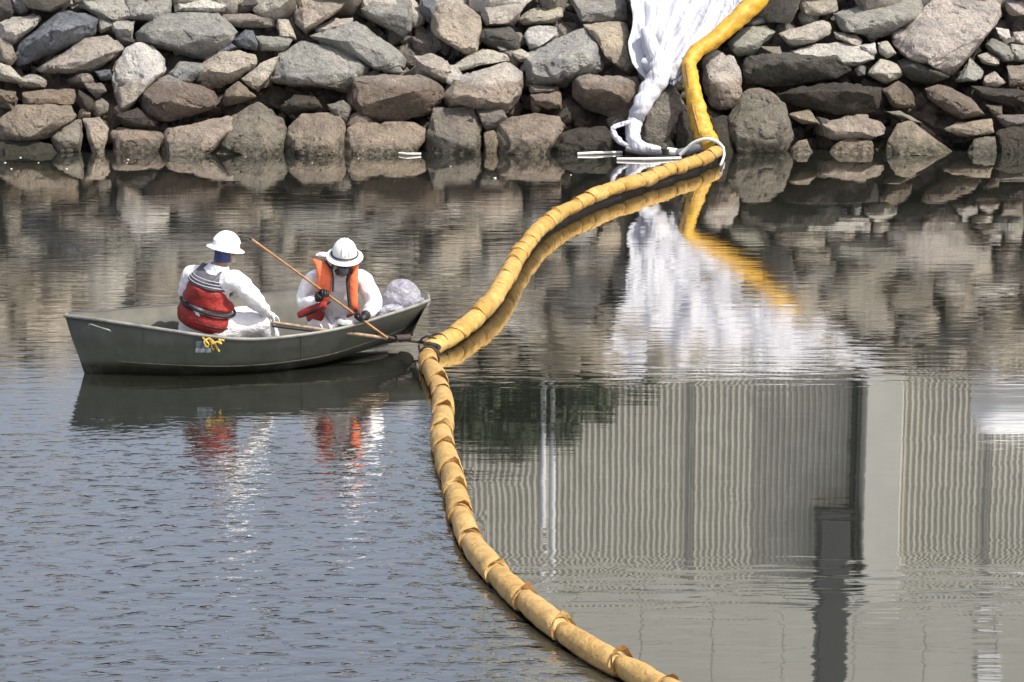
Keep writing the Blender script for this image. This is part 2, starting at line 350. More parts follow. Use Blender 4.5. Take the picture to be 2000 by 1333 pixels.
B = [
('V',.6,[(230,-15),(435,-15),(452,90),(440,182),(390,205),(300,162),(190,110),(150,50)]),
('B',.5,[(490,-15),(575,-15),(560,120),(505,90)]),
('K',.72,[(552,60),(620,15),(740,15),(842,110),(820,160),(832,240),(800,325),(740,312),(640,240),(545,182)]),
('P',.7,[(830,-15),(1100,-15),(1060,90),(1010,152),(850,152),(820,80)]),
('T',.5,[(1030,112),(1100,40),(1292,30),(1292,90),(1240,132),(1060,142)]),
('V',.66,[(1310,-15),(1640,-15),(1652,120),(1560,132),(1380,132),(1318,60)]),
('K',.6,[(1390,132),(1642,120),(1662,200),(1695,372),(1660,424),(1600,382),(1560,262),(1500,322),(1460,200)]),
('W',.7,[(1078,152),(1190,140),(1252,150),(1262,200),(1170,262),(1100,284),(1058,200)]),
('G',.52,[(1050,300),(1170,250),(1420,148),(1492,220),(1505,395),(1340,420),(1290,500),(1080,490),(1078,400)]),
('D',.4,[(820,160),(990,150),(1045,200),(1050,300),(960,302),(880,252),(820,232)]),
('G',.6,[(898,230),(960,218),(985,292),(930,294)]),
('L',.6,[(660,370),(840,268),(960,298),(1000,332),(860,372),(700,402)]),
('T',.5,[(445,310),(550,298),(660,340),(702,430),(620,482),(480,402)]),
('R',.42,[(78,440),(180,413),(380,418),(540,418),(612,460),(622,560),(560,642),(380,690),(150,672),(60,545)]),
('L',.6,[(620,360),(700,368),(742,440),(690,502),(620,462)]),
('L',.52,[(690,430),(860,368),(975,333),(1062,400),(1064,480),(1040,562),(960,654),(840,600),(640,612),(585,570),(680,492)]),
('G',.55,[(560,600),(780,598),(832,700),(822,870),(515,870),(515,740),(600,682)]),
('T',.6,[(80,682),(450,678),(522,720),(512,792),(400,870),(40,870),(98,760)]),
('G',.5,[(780,600),(950,598),(985,660),(920,724),(860,742),(830,682)]),
('T',.55,[(900,700),(1000,648),(1120,622),(1270,648),(1294,720),(1210,782),(1150,870),(880,870),(925,760)]),
('D',.25,[(1200,782),(1260,738),(1400,705),(1522,698),(1575,740),(1565,850),(1480,780),(1390,775),(1370,870),(1205,870)]),
('L',.6,[(1390,792),(1480,768),(1545,870),(1390,870)]),
('R',.4,[(1098,530),(1270,508),(1282,602),(1200,614),(1105,592)]),
('G',.5,[(1088,470),(1260,480),(1275,512),(1098,532)]),
('R',.4,[(1338,430),(1430,408),(1600,415),(1710,430),(1740,500),(1650,684),(1560,674),(1400,604),(1336,532)]),
('G',.4,[(1725,520),(1900,470),(1975,600),(1910,780),(1790,880),(1700,800)]),
('T',.5,[(840,740),(900,718),(930,790),(890,860),(845,800)]),
('G',.5,[(258,340),(350,338),(405,412),(280,414)]),
('L',.5,[(990,290),(1060,270),(1120,330),(1050,350)]),
('D',.4,[(640,680),(780,650),(800,720),(700,740)]),
('V',.6,[(1760,790),(1880,770),(1960,830),(1900,885),(1740,880)]),
('G',.5,[(1690,380),(1960,380),(1975,500),(1730,520)]),
('D',.4,[(1930,560),(2010,600),(2020,780),(1950,880),(1900,800)]),
]
D3 = [
('V',.6,[(330,250),(430,150),(560,138),(622,180),(545,252),(500,314),(400,318)]),
('L',.5,[(212,330),(240,292),(300,280),(380,310),(422,400),(412,470),(432,560),(340,642),(250,602),(206,480)]),
('R',.55,[(515,80),(600,30),(620,-15),(752,-15),(762,40),(690,92),(540,124)]),
('T',.66,[(755,-15),(962,-15),(972,60),(900,92),(770,97),(742,50)]),
('G',.66,[(930,60),(1080,20),(1430,-15),(1452,90),(1260,192),(1180,212),(1090,192),(950,172)]),
('P',.6,[(630,190),(890,108),(945,170),(830,242),(700,264)]),
('P',.6,[(940,180),(1060,198),(1102,232),(1070,264),(950,214)]),
('P',.85,[(1235,215),(1440,110),(1490,-15),(1860,-15),(1910,70),(1745,280),(1600,434),(1490,402),(1325,318)]),
('P',.6,[(1865,-15),(2040,-15),(2040,95),(1915,85)]),
('W',.6,[(655,290),(800,248),(960,233),(1060,248),(1165,262),(1172,332),(1060,374),(960,305),(700,335)]),  # top of a split boulder, its light put into the pale colour
('D',.25,[(430,320),(560,288),(700,310),(960,298),(1045,392),(960,444),(620,488),(425,488)]),  # same boulder's front, its shade put into the dark colour
('R',.5,[(525,260),(640,258),(665,345),(590,325)]),
('L',.6,[(1108,412),(1190,328),(1292,358),(1334,420),(1230,475)]),
('R',.6,[(1205,502),(1300,448),(1372,510),(1394,595),(1280,606)]),
('D',.3,[(1290,342),(1390,308),(1480,382),(1605,434),(1480,474),(1370,464),(1310,404)]),
('G',.75,[(1606,464),(1700,318),(1782,400),(1774,444),(1720,466)]),
('G',.6,[(1776,262),(1820,218),(1965,278),(1954,344),(1880,344)]),
('L',.5,[(1738,312),(1800,288),(1874,330),(1862,374),(1760,354)]),
('T',.5,[(1756,432),(1840,398),(1905,462),(1830,506),(1778,494)]),
('W',.6,[(1838,152),(1920,158),(1934,222),(1858,224)]),
('L',.5,[(1938,182),(2040,158),(2040,270),(1950,244)]),
('R',.5,[(1436,492),(1520,463),(1600,488),(1722,560),(1784,644),(1640,676),(1560,604),(1460,544)]),
('R',.5,[(1778,582),(1882,588),(1884,644),(1830,656)]),
('G',.6,[(1825,642),(2040,638),(2040,705),(1900,716)]),
('R',.5,[(1895,362),(2040,358),(2040,490),(1920,505)]),
('K',.5,[(878,560),(960,518),(1024,550),(1004,604),(918,594)]),
('G',.42,[(428,512),(520,483),(592,510),(662,580),(704,680),(722,760),(655,835),(560,870),(420,860),(328,722),(338,642)]),
('T',.5,[(686,642),(800,608),(834,660),(874,702),(760,694)]),
('L',.6,[(866,692),(1000,648),(1090,648),(1234,690),(1234,742),(1160,786),(1050,776),(950,784),(878,764)]),
('L',.5,[(686,850),(700,790),(790,768),(844,820),(836,900),(740,905)]),
('T',.6,[(868,860),(950,782),(1040,768),(1152,790),(1176,870),(1176,900),(868,905)]),
('L',.72,[(1225,835),(1232,788),(1290,688),(1370,668),(1480,730),(1600,790),(1650,812),(1580,860)]),
('L',.6,[(1536,722),(1620,678),(1822,662),(1834,742),(1700,774),(1630,760)]),
('G',.5,[(1660,810),(1720,770),(1842,758),(1865,880),(1670,890)]),
('D',.4,[(1838,722),(2040,700),(2040,900),(1872,900)]),
('V',.5,[(1216,622),(1310,618),(1444,690),(1380,686)]),
('L',.5,[(1178,232),(1240,228),(1294,300),(1235,334),(1188,302)]),
('W',.5,[(1068,252),(1170,238),(1185,300),(1140,324)]),
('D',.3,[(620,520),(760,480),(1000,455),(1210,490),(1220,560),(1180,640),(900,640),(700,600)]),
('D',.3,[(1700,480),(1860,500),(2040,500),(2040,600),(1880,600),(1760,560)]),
('D',.4,[(250,660),(340,640),(400,830),(340,900),(270,860)]),
('G',.5,[(1920,240),(2040,260),(2040,350),(1950,350)]),
('G',.5,[(480,100),(540,90),(560,135),(440,150)]),
]
def hull2(pts):
    pts = sorted(set(pts))
    def half(ps):
        o = []
        for p in ps:
            while len(o) > 1 and (o[-1][0]-o[-2][0])*(p[1]-o[-2][1]) - (o[-1][1]-o[-2][1])*(p[0]-o[-2][0]) <= 0: o.pop()
            o.append(p)
        return o[:-1]
    return half(pts) + half(pts[::-1])
def rock_mesh(points, jag, seed, res):
    bm = bmesh.new()
    for p in points: bm.verts.new(p)
    r = bmesh.ops.convex_hull(bm, input=bm.verts[:], use_existing_faces=False)
    loose = [v for v in bm.verts if not v.link_faces]
    bmesh.ops.delete(bm, geom=loose, context='VERTS')
    bmesh.ops.dissolve_limit(bm, angle_limit=math.radians(7), verts=bm.verts[:], edges=bm.edges[:])
    try: bmesh.ops.bevel(bm, geom=bm.edges[:], offset=jag*.35, segments=1, affect='EDGES', clamp_overlap=True)
    except Exception: pass
    bmesh.ops.triangulate(bm, faces=bm.faces[:])
    for it in range(5):
        long_ = [e for e in bm.edges if e.calc_length() > res]
        if not long_: break
        bmesh.ops.subdivide_edges(bm, edges=long_, cuts=1)
        bmesh.ops.triangulate(bm, faces=bm.faces[:])
    # broken faces: flatten what lies beyond a few random planes
    cr_ = random.Random(int(seed*977)+3); size = max((v.co.length for v in bm.verts), default=1)
    for _ in range(9):
        d_ = Vector((cr_.gauss(0, 1), cr_.gauss(-.7, .8), cr_.gauss(.1, 1))).normalized()
        top = max(v.co.dot(d_) for v in bm.verts); lo_ = min(v.co.dot(d_) for v in bm.verts)
        cut = top - (top-lo_)*cr_.uniform(.02, .065)
        for v in bm.verts:
            q = v.co.dot(d_)
            if q > cut: v.co -= d_*(q-cut)
    bm.normal_update(); so = Vector((seed*3.1, seed*1.7, seed*.9))
    for v in bm.verts:
        p = v.co + so
        d = noise.noise(p*1.5)*1.0 + noise.noise(p*3.6)*.55 + noise.noise(p*8)*.32
        rg = 1-abs(noise.noise(p*2.6 + Vector((9, 2, 4)))*2)
        st = (p.z + .35*p.x + .5*noise.noise(p*.9))*5.5; d += .55*(abs((st % 1)-.5)-.25)*2*(noise.noise(p*1.1+Vector((5,5,5)))+.5)
        d -= 1.4*max(0, .18 - noise.voronoi(p*2.2)[0][1] + noise.voronoi(p*2.2)[0][0])*2
        v.co += v.normal * jag * (d + (-.7 if rg > .93 else 0))
    return bm
def ordinal(n):
    o = ['zeroth','first','second','third','fourth','fifth','sixth','seventh','eighth','ninth','tenth','eleventh','twelfth','thirteenth','fourteenth','fifteenth','sixteenth','seventeenth','eighteenth','nineteenth']
    if n < 20: return o[n]
    tens = {2:'twenty', 3:'thirty', 4:'forty', 5:'fifty', 6:'sixty', 7:'seventy', 8:'eighty', 9:'ninety'}; base = {k: v[:-1]+'ieth' for k, v in tens.items()}
    return base[n//10] if n % 10 == 0 else tens[n//10] + '-' + o[n % 10]
rocks = []
for ox, pan in ((0, A), (650, B), (1300, D3)):
    for c, r, poly in pan: rocks.append((c, r, [(ox + x/2.857, y/2.857) for x, y in poly]))
GR = 'boulders of the riprap bank'
info = []
for i, (c, rf, poly) in enumerate(rocks):
    rnd = random.Random(i*13+5)
    poly = hull2(poly)
    xs_ = [p[0] for p in poly]; ys_ = [p[1] for p in poly]
    x0, x1, y0, y1 = min(xs_), max(xs_), min(ys_), max(ys_)
    cx, cy = (x0+x1)/2, (y0+y1)/2
    under = y1 > 285
    if under: poly = [(a, b + (26 if b > 280 else 0)) for a, b in poly]; 
    mpp = 1/125.
    wd, ht = (x1-x0)*mpp, (y1-y0)*mpp
    th = .42*min(wd, ht*1.5) + .06
    Yc = ybank(min(cy, 290)) - .02
    k = .55
    pts = []
    def dep(b): return Yc + (cy-b)*mpp*k
    for a, b in poly: pts.append(G(a, b, dep(b)))
    # front ridge: for several columns of the outline, a point pushed towards the viewer
    tilt = rnd.uniform(-.12, .12)
    for f_ in (.18, .42, .66, .85):
        x = x0 + (x1-x0)*f_
        ins = []
        n_ = len(poly)
        for j in range(n_):
            (ax, ay), (bx_, by_) = poly[j], poly[(j+1) % n_]
            if (ax-x)*(bx_-x) < 0: ins.append(ay + (by_-ay)*(x-ax)/(bx_-ax))
        if len(ins) < 2: continue
        t0, t1 = min(ins), max(ins)
        fr = min(max(rf + tilt*(f_-.5)*2 + rnd.uniform(-.08, .08), .15), .9)
        y = t0 + (t1-t0)*fr
        bulge = th*(.75 + .5*rnd.random())*(1-.9*abs(f_-.5)**2)
        pts.append(G(x, y, dep(y) - bulge))
        y = t0 + (t1-t0)*(fr*.45); pts.append(G(x + rnd.uniform(-3, 3), y, dep(y) - bulge*rnd.uniform(.25, .55)))
        y = t0 + (t1-t0)*min(fr+.28, .93); pts.append(G(x + rnd.uniform(-3, 3), y, dep(y) - bulge*rnd.uniform(.55, .95)))
    for a, b in poly:
        a2, b2 = cx + (a-cx)*.7, cy + (b-cy)*.7
        pts.append(G(a2, b2, dep(b2) + th*1.4))
    cen = sum(pts, Vector())/len(pts)
    jag = min(.05, .012 + .022*min(wd, ht)**.5)
    bm = rock_mesh([p - cen for p in pts], jag, i+1, .065)
    o = bmobj('boulder', bm, M_STONE, None, sharp=38); o.location = cen
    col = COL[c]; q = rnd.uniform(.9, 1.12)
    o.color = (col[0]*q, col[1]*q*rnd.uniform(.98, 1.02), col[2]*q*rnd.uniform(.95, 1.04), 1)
    info.append((o, c, wd, ht, cx, cy, poly))
rows = [[], [], [], []]
for it in info:
    cy = it[5]; rows[3 if cy > 232 else 2 if cy > 160 else 1 if cy > 75 else 0].append(it)
rn = ['top row', 'second row down', 'third row down', 'waterline row']
for k, rw in enumerate(rows):
    rw.sort(key=lambda q: q[4])
    for j, (o, c, wd, ht, cx, cy, poly) in enumerate(rw):
        size = 'small' if wd*ht < .22 else 'large' if wd*ht > .75 else 'middle-sized'
        sh = 'flat' if wd > 2.1*ht else 'upright' if ht > 1.15*wd else 'angular'
        tag(o, f'{size} {CW[c]} {sh} boulder, {ordinal(j+1)} from the left in the {rn[k]}', 'boulder', GR)
# boulders above the frame, seen mirrored in the water, and a margin to each side
rnd = random.Random(99); cnt = 0
def free_rock(x, y, z, s, c, label):
    pts = []
    ax = Vector((rnd.uniform(.8, 1.5), rnd.uniform(.7, 1.0), rnd.uniform(.5, .95))) * s
    rot = Matrix.Rotation(rnd.uniform(-.5, .5), 3, 'Y') @ Matrix.Rotation(rnd.uniform(-.6, .2), 3, 'X') @ Matrix.Rotation(rnd.uniform(0, 3), 3, 'Z')
    for _ in range(16):
        v = Vector((rnd.gauss(0, 1), rnd.gauss(0, 1), rnd.gauss(0, 1))).normalized(); v = Vector((v.x*ax.x, v.y*ax.y, v.z*ax.z)); pts.append(rot @ v)
    bm = rock_mesh(pts, .03, rnd.random()*90, .2)
    o = bmobj('boulder', bm, M_STONE, None, sharp=38); o.location = (x, y, z)
    col = COL[c]; q = rnd.uniform(.85, 1.15); o.color = (col[0]*q, col[1]*q, col[2]*q, 1)
    tag(o, label, 'boulder', GR)
zz = 2.15
while zz < 4.5:
    x = -9.8 + rnd.uniform(0, .4)
    while x < 9.8:
        s = rnd.uniform(.42, .72); x += s*.86
        Y = YS + zz/BS + rnd.uniform(-.1, .2)
        free_rock(x, Y, zz + rnd.uniform(-.1, .15), s, (cc := rnd.choice('LLLGTTTPPKKRW')), f'{CW[cc]} boulder on the upper bank, {"low" if zz < 2.8 else "midway" if zz < 3.6 else "near the top"}, seen only mirrored in the water')
        x += s*.62
    zz += .50
# loose rubble filling the bank between and behind the boulders
V = []; Fc = []; rr_ = random.Random(41)
bmi = bmesh.new(); bmesh.ops.create_icosphere(bmi, subdivisions=1, radius=1); bmi.verts.ensure_lookup_table()
iv = [v.co.copy() for v in bmi.verts]; ifc = [tuple(v.index for v in f.verts) for f in bmi.faces]; bmi.free()
for _ in range(5200):
    x_ = rr_.uniform(-11, 11); y_ = YS + rr_.uniform(.35, 5.6); z_ = gz(x_, y_)
    if z_ < -.3: continue
    s_ = rr_.choice([.07, .10, .13, .17, .22]) * rr_.uniform(.8, 1.2); k = len(V)
    m3 = Matrix.Rotation(rr_.uniform(0, 6), 3, 'Z') @ Matrix.Rotation(rr_.uniform(-.8, .8), 3, 'X')
    for v in iv:
        q = Vector((v.x*1.35, v.y, v.z*.75)) * (1 + rr_.uniform(-.22, .18)) * s_; V.append(m3 @ q + Vector((x_, y_ - .02, z_ + rr_.uniform(-.06, .14))))
    Fc += [tuple(k+i_ for i_ in f_) for f_ in ifc]
for _ in range(2600):
    x_ = rr_.uniform(10.3, 45)*rr_.choice([-1, 1]); y_ = YS + rr_.uniform(0, 5.4); z_ = max((y_-YS-.1)*BS, -.2); k = len(V)
    s_ = rr_.uniform(.25, .55); m3 = Matrix.Rotation(rr_.uniform(0, 6), 3, 'Z') @ Matrix.Rotation(rr_.uniform(-.8, .8), 3, 'X')
    for v in iv: V.append(m3 @ (Vector((v.x*1.3, v.y, v.z*.75)) * (1 + rr_.uniform(-.22, .18)) * s_) + Vector((x_, y_, z_)))
    Fc += [tuple(k+i_ for i_ in f_) for f_ in ifc]
rb = mesh('rubble', V, Fc, M_STONE, None, smooth=False); rb.color = (.30, .275, .24, 1)
tag(rb, 'loose grey rubble filling the gaps between the boulders of the bank', 'rubble', kind='stuff')
# small stones wedged in the gaps
gaps = []
for k in range(88):
    px, py = rnd.uniform(-10, 2010), rnd.uniform(15, 270)
    if 1225 < px < 1480 and py < 130: continue
    gaps.append((px, py))
gaps.sort()
for k, (px, py) in enumerate(gaps):
    s = rnd.uniform(.12, .26); q_ = G(px, py, ybank(py) + .12); cc = rnd.choice('GTRVLRD')
    free_rock(q_.x, q_.y, q_.z, s, cc, f'small {CW[cc]} stone wedged in a dark gap, {ordinal(k+1)} wedged stone from the left')
for sgn in (-1, 1):
    for z_ in (.0, .5, 1.0, 1.5):
        x = 8.45
        while x < 10.5:
            s = rnd.uniform(.32, .5); free_rock(sgn*(x+s*.6), YS + z_/BS, z_+.05, s, rnd.choice('LGTRG'), f'boulder on the lower bank just past the {"right" if sgn > 0 else "left"} end of the photo'); x += s*1.7

# ---------------------------------------------------------------- things behind the bank (seen mirrored in the water)
M_SHEETM = simple('galvanised_sheet', (.60, .59, .53), .6, .14, 3.5, .1, 20, metal=.0)
M_CONC = simple('pale_concrete', (.50, .51, .47), .9, .08, .8, .3, 15)
M_CONCP = simple('pillar_concrete', (.54, .55, .51), .85, .06, 2, .2, 15)
M_DSTEEL = simple('dark_steel', (.045, .05, .055), .5, .2, 6, .1, 20)
M_MIDS = simple('mid_grey_steel', (.22, .23, .23), .6, .3, 3, .1, 20)
M_PALEP = simple('pale_paint', (.72, .74, .78), .4, .08, 5, .05, 20)
M_WHITE = simple('white_paint', (.85, .87, .92), .4, .05, 3, .05, 20)
M_LEAF = simple('dark_leaf', (.035, .055, .022), .6, .5, 2.5, 0)
M_BARK = simple('bark', (.10, .08, .06), .9, .3, 12, .5, 30)
YW = 46.6
def wx(px, Y=YW, py=900): return R(px, py, Y).x
wall_top = R(1500, 1125, YW).z
wl = empty('corrugated_wall', (wx(1500), YW, 4.4), 'tall grey corrugated metal wall behind the bank, mirrored as fine vertical stripes', 'wall')
x = wx(898); xe = wx(2300); pw = .112*9
def corr_mesh(x0, n, z0, z1):
    V = []; Fc = []; p = .112; d = .065
    prof = [(0, 0), (.45, 0), (.55, 1), (.9, 1)]
    cs = []
    for i in range(n):
        for a, b in prof: cs.append((x0 + (i+a)*p, YW - b*d))
    cs.append((x0 + n*p - .004, YW))
    for a, b in cs: V += [(a, b, z0), (a, b, z1)]
    m_ = len(cs)
    for i in range(m_-1): Fc.append((2*i, 2*i+2, 2*i+3, 2*i+1))
    # back skin
    k = len(V); V += [(cs[0][0], YW+.03, z0), (cs[0][0], YW+.03, z1), (cs[-1][0], YW+.03, z0), (cs[-1][0], YW+.03, z1)]
    Fc += [(k, k+1, k+3, k+2), (0, 1, k+1, k), (2*m_-2, k+2, k+3, 2*m_-1)]
    return V, Fc
while x < xe:
    V, Fc = corr_mesh(x, 9, 4.38, wall_top); mesh('sheet_panel', V, Fc, M_SHEETM, wl, smooth=False); x += pw
box('cap_rail', (wx(898), YW-.07, wall_top+.003), (x, YW+.06, wall_top+.10), M_SHEETM, wl)
for px in (1350, 1930):
    box('support_strip', (wx(px)-.025, YW-.13, 4.4), (wx(px)+.025, YW-.092, wall_top-.01), M_MIDS, wl)
o = box('concrete_pillar', (wx(1677), YW-.75, 4.3), (wx(1750), YW-.12, wall_top+.25), M_CONCP, None, .03)
tag(o, 'pale square concrete pillar standing in front of the corrugated wall', 'pillar')
pg = empty('downpipe', (wx(1664), YW-.18, 4.4), 'thin dark downpipe just left of the concrete pillar on the wall', 'pipe')
tube('pipe', [(wx(1664), YW-.18, 4.38), (wx(1664), YW-.18, wall_top-.05)], .06, M_DSTEEL, pg)
for zz_ in (5.0, 6.5, 8.0): box('bracket', (wx(1664)-.09, YW-.2, zz_), (wx(1664)+.09, YW-.057, zz_+.05), M_DSTEEL, pg, 0)
bp_ = empty('flue', (wx(1625), YW-.5, R(1625, 1010, YW-.5).z), 'wide dark steel flue rising up the wall and the building behind it', 'flue')
z0 = R(1625, 1005, YW-.5).z
box('duct', (wx(1597), YW-.72, z0), (wx(1655), YW-.12, 14.5), M_DSTEEL, bp_, .03)
box('collar', (wx(1590), YW-.76, z0-.06), (wx(1662), YW-.08, z0+.05), M_DSTEEL, bp_, .01)
# twin pale post
tp = empty('lamp_post', (wx(1068, 45.5), 45.5, 4.4), 'pale twin-tube post standing in front of the dark shrubs', 'post')
tube('pole', [(wx(1061, 45.5), 45.5, 4.35), (wx(1061, 45.5), 45.5, R(0, 1040, 45.5).z)], .055, M_PALEP, tp)
tube('pole', [(wx(1080, 45.5), 45.5, 4.35), (wx(1080, 45.5), 45.5, R(0, 1090, 45.5).z)], .05, M_PALEP, tp)
for k in range(5): tube('rung', [(wx(1061, 45.5), 45.5, 4.9+k*.65), (wx(1080, 45.5), 45.5, 4.9+k*.65)], .02, M_PALEP, tp, 6)
# white tank at the right
tk = empty('storage_tank', (wx(1975, 45.7), 45.7, 4.4), 'white horizontal tank on legs in front of the wall near the right side', 'tank')
zt0, zt1 = R(0, 735, 45.7).z, R(0, 850, 45.7).z; rr = (zt1-zt0)/2
tube('shell', [(wx(1892, 45.7), 45.7, zt0+rr), (wx(1900, 45.7), 45.7, zt0+rr), (wx(1915, 45.7), 45.7, zt0+rr), (wx(1940, 45.7), 45.7, zt0+rr), (wx(2120, 45.7), 45.7, zt0+rr), (wx(2124, 45.7), 45.7, zt0+rr)], [rr*.25, rr*.6, rr*.86, rr, rr, rr*.8], M_WHITE, tk, 28)
for px in (1930, 2080): box('leg', (wx(px, 45.7)-.06, 45.4, 4.3), (wx(px, 45.7)+.06, 46.0, zt0+.12), M_WHITE, tk)
# building behind
bd = empty('concrete_building', (R(1700, 1150, 58).x, 60, 4.4), 'pale concrete building rising behind the corrugated wall, mirrored along the bottom right', 'building')
bx0, bx1 = R(975, 1200, 58).x, R(2500, 1200, 58).x
nb = 11; pwid = (bx1-bx0)/nb
for i in range(nb):
    for j in range(4):
        box('wall_panel', (bx0+i*pwid+.003, 58, 4.4+j*3.3+.012), (bx0+(i+1)*pwid-.003, 58.3, 4.4+(j+1)*3.3-.012), M_CONC, bd, .02)
box('core', (bx0+.05, 58.25, 4.4), (bx1-.05, 72, 17.55), M_CONC, bd, 0)
box('roof', (bx0-.2, 57.8, 17.62), (bx1+.2, 72.2, 17.95), M_CONC, bd, 0)
vx = R(1930, 1300, 57.95).x; vz = R(1930, 1290, 57.95).z; box('vent', (vx-.25, 57.93, vz), (vx+.3, 58.1, vz+.6), M_WHITE, bd)

def shrub(px, Y, wdt, hgt, seed, label):
    r_ = random.Random(seed); base = Vector((wx(px, Y), Y, 4.4))
    e = empty('shrub', base, label, 'shrub', 'shrubs along the top of the bank')
    V = []; Fc = []
    for k in range(5):
        a = r_.uniform(0, 6.28); tip = base + Vector((math.cos(a)*wdt*.35, math.sin(a)*.3, hgt*.8))
        v, f = tube_data([base, (base+tip)/2 + Vector((0, 0, hgt*.1)), tip], [.05, .03, .01], 5); o_ = len(V); V += v; Fc += [tuple(q+o_ for q in x_) for x_ in f]
    mesh('trunk', V, Fc, M_BARK, e)
    V = []; Fc = []
    lobes = [(Vector((r_.uniform(-.42, .42)*wdt, r_.uniform(-.35, .35), hgt*r_.uniform(.12, .8))), r_.uniform(.25, .45)) for _ in range(26)]
    for _ in range(5200):
        c_, rr_ = r_.choice(lobes); d = Vector((r_.gauss(0, 1), r_.gauss(0, 1), r_.gauss(0, 1))).normalized()
        p = base + c_ + Vector((d.x*rr_*1.2, d.y*rr_, d.z*rr_*.9)) * r_.uniform(.55, 1)
        if p.z < 4.42: continue
        s_ = r_.uniform(.04, .075); u = Vector((r_.gauss(0, 1), r_.gauss(0, 1), r_.gauss(0, 1))).normalized()*s_; w_ = u.cross(d).normalized()*s_*.6
        k = len(V); V += [p-u, p+w_, p+u, p-w_]; Fc.append((k, k+1, k+2, k+3))
    cr = mesh('crown', V, Fc, M_LEAF, e, smooth=False)
shrub(905, 45.6, 1.3, 2.45, 1, 'tallest dark shrub, at the left end of the corrugated wall')
shrub(975, 45.7, 1.3, 2.35, 2, 'dark bushy shrub just left of the pale twin-tube post')
shrub(1045, 45.8, 1.3, 2.1, 3, 'dark shrub directly behind the pale twin-tube post')
shrub(1120, 45.7, 1.3, 1.65, 4, 'lower dark shrub just right of the pale twin-tube post')
shrub(1200, 45.8, 1.3, 1.0, 5, 'lowest dark shrub, right end of the shrub row')

# ---------------------------------------------------------------- white sheeting on the bank
def cloth_material():
    m, t, n, b = new_mat('white_sheeting')
    geo = nd(t, 'ShaderNodeNewGeometry'); v = geo.outputs['Position']
    n1 = noise_tex(t, 2.2, 5, .6, v); c = ramp(t, n1.outputs[0], [(.3, (.45, .46, .51)), (.7, (.58, .59, .65))]).outputs[0]
    n2 = noise_tex(t, 5, 6, .7, v, 1); c = mix(t, 'MIX', ramp(t, n2.outputs[0], [(.60, 0), (.78, .5)]).outputs[0], c, (.42, .37, .31))
    L(t, c, b.inputs['Base Color']); b.inputs['Roughness'].default_value = .55
    mp = nd(t, 'ShaderNodeMapping'); mp.inputs['Scale'].default_value = (1, .3, .3); L(t, v, mp.inputs[0])
    n3 = noise_tex(t, 7, 5, .6, mp.outputs[0], .8); bp = nd(t, 'ShaderNodeBump'); bp.inputs['Strength'].default_value = .8; bp.inputs['Distance'].default_value = .08
    L(t, n3.outputs[0], bp.inputs['Height']); L(t, bp.outputs[0], b.inputs['Normal'])
    return m
M_CLOTH = cloth_material()
off = -.55
def yb(z): return YS + z/BS + off
def at_h(px, z):   # point on the front of the bank at height z and photo column px
    Y = yb(z); d = Y*math.cos(TH) + (H-z)*math.sin(TH); return Vector(((px-1000)/F*d, Y, z))
E_ = [(1.05, 1262, 1330), (1.18, 1250, 1345), (1.35, 1238, 1360), (1.6, 1229, 1392), (1.9, 1230, 1428), (2.2, 1234, 1452), (2.6, 1226, 1500), (3.0, 1218, 1570), (3.6, 1205, 1650), (4.4, 1180, 1750), (4.75, 1178, 1765)]
def edges_at(z):
    for (a, l0, r0), (b_, l1, r1) in zip(E_, E_[1:]):
        if a <= z <= b_: t_ = (z-a)/(b_-a); return l0+(l1-l0)*t_, r0+(r1-r0)*t_
    return E_[-1][1:]
sh_e = empty('white_sheet', at_h(1340, 1.05), 'white crumpled plastic sheeting hanging down the rocks beside the yellow boom', 'sheeting')
NU, NV = 90, 90; V = []; Fc = []
for j in range(NV+1):
    z = 1.05 + (4.75-1.05)*j/NV; l, r = edges_at(z)
    for i in range(NU+1):
        u = i/NU; wob = 5*math.sin(z*7+1)*(1-u) + 4*math.sin(z*9)*u
        p = at_h(l + (r-l)*u + wob, z)
        gather = 16*u + 1.6*math.sin(z*1.7) + 2.0*noise.noise(Vector((u*3, z*1.2, 0)))
        wp = u*1.0 + .05*math.sin(z*2.1)*(1-u) + .06*noise.noise(Vector((u*2, z*.9, 8)))
        fold = .16*(1-abs(noise.noise(Vector((wp*5.5, z*.8, 5)))*2.2)) + .055*(1-abs(noise.noise(Vector((wp*13+z*.8, z*1.6, 1)))*2.4)) + .03*noise.noise(Vector((wp*26, z*5, 3))) - .09
        fold += .14*noise.noise(Vector((p.x*1.6, z*1.1, 2))) + .05*noise.noise(Vector((p.x*6, z*3, 7)))
        zz_ = 0
        if z < 1.35: zz_ = -.10*(noise.noise(Vector((u*5, 3, 1)))+.3)
        if z > 4: zz_ -= (z-4)*(.35 + .9*noise.noise(Vector((u*6, 2, 2))))
        V.append(p + Vector((0, -fold*1.1 - .05, zz_)))
for j in range(NV):
    for i in range(NU): a = j*(NU+1)+i; Fc.append((a, a+1, a+NU+2, a+NU+1))
so = mesh('panel', V, Fc, M_CLOTH, sh_e); md = so.modifiers.new('s', 'SOLIDIFY'); md.thickness = .012
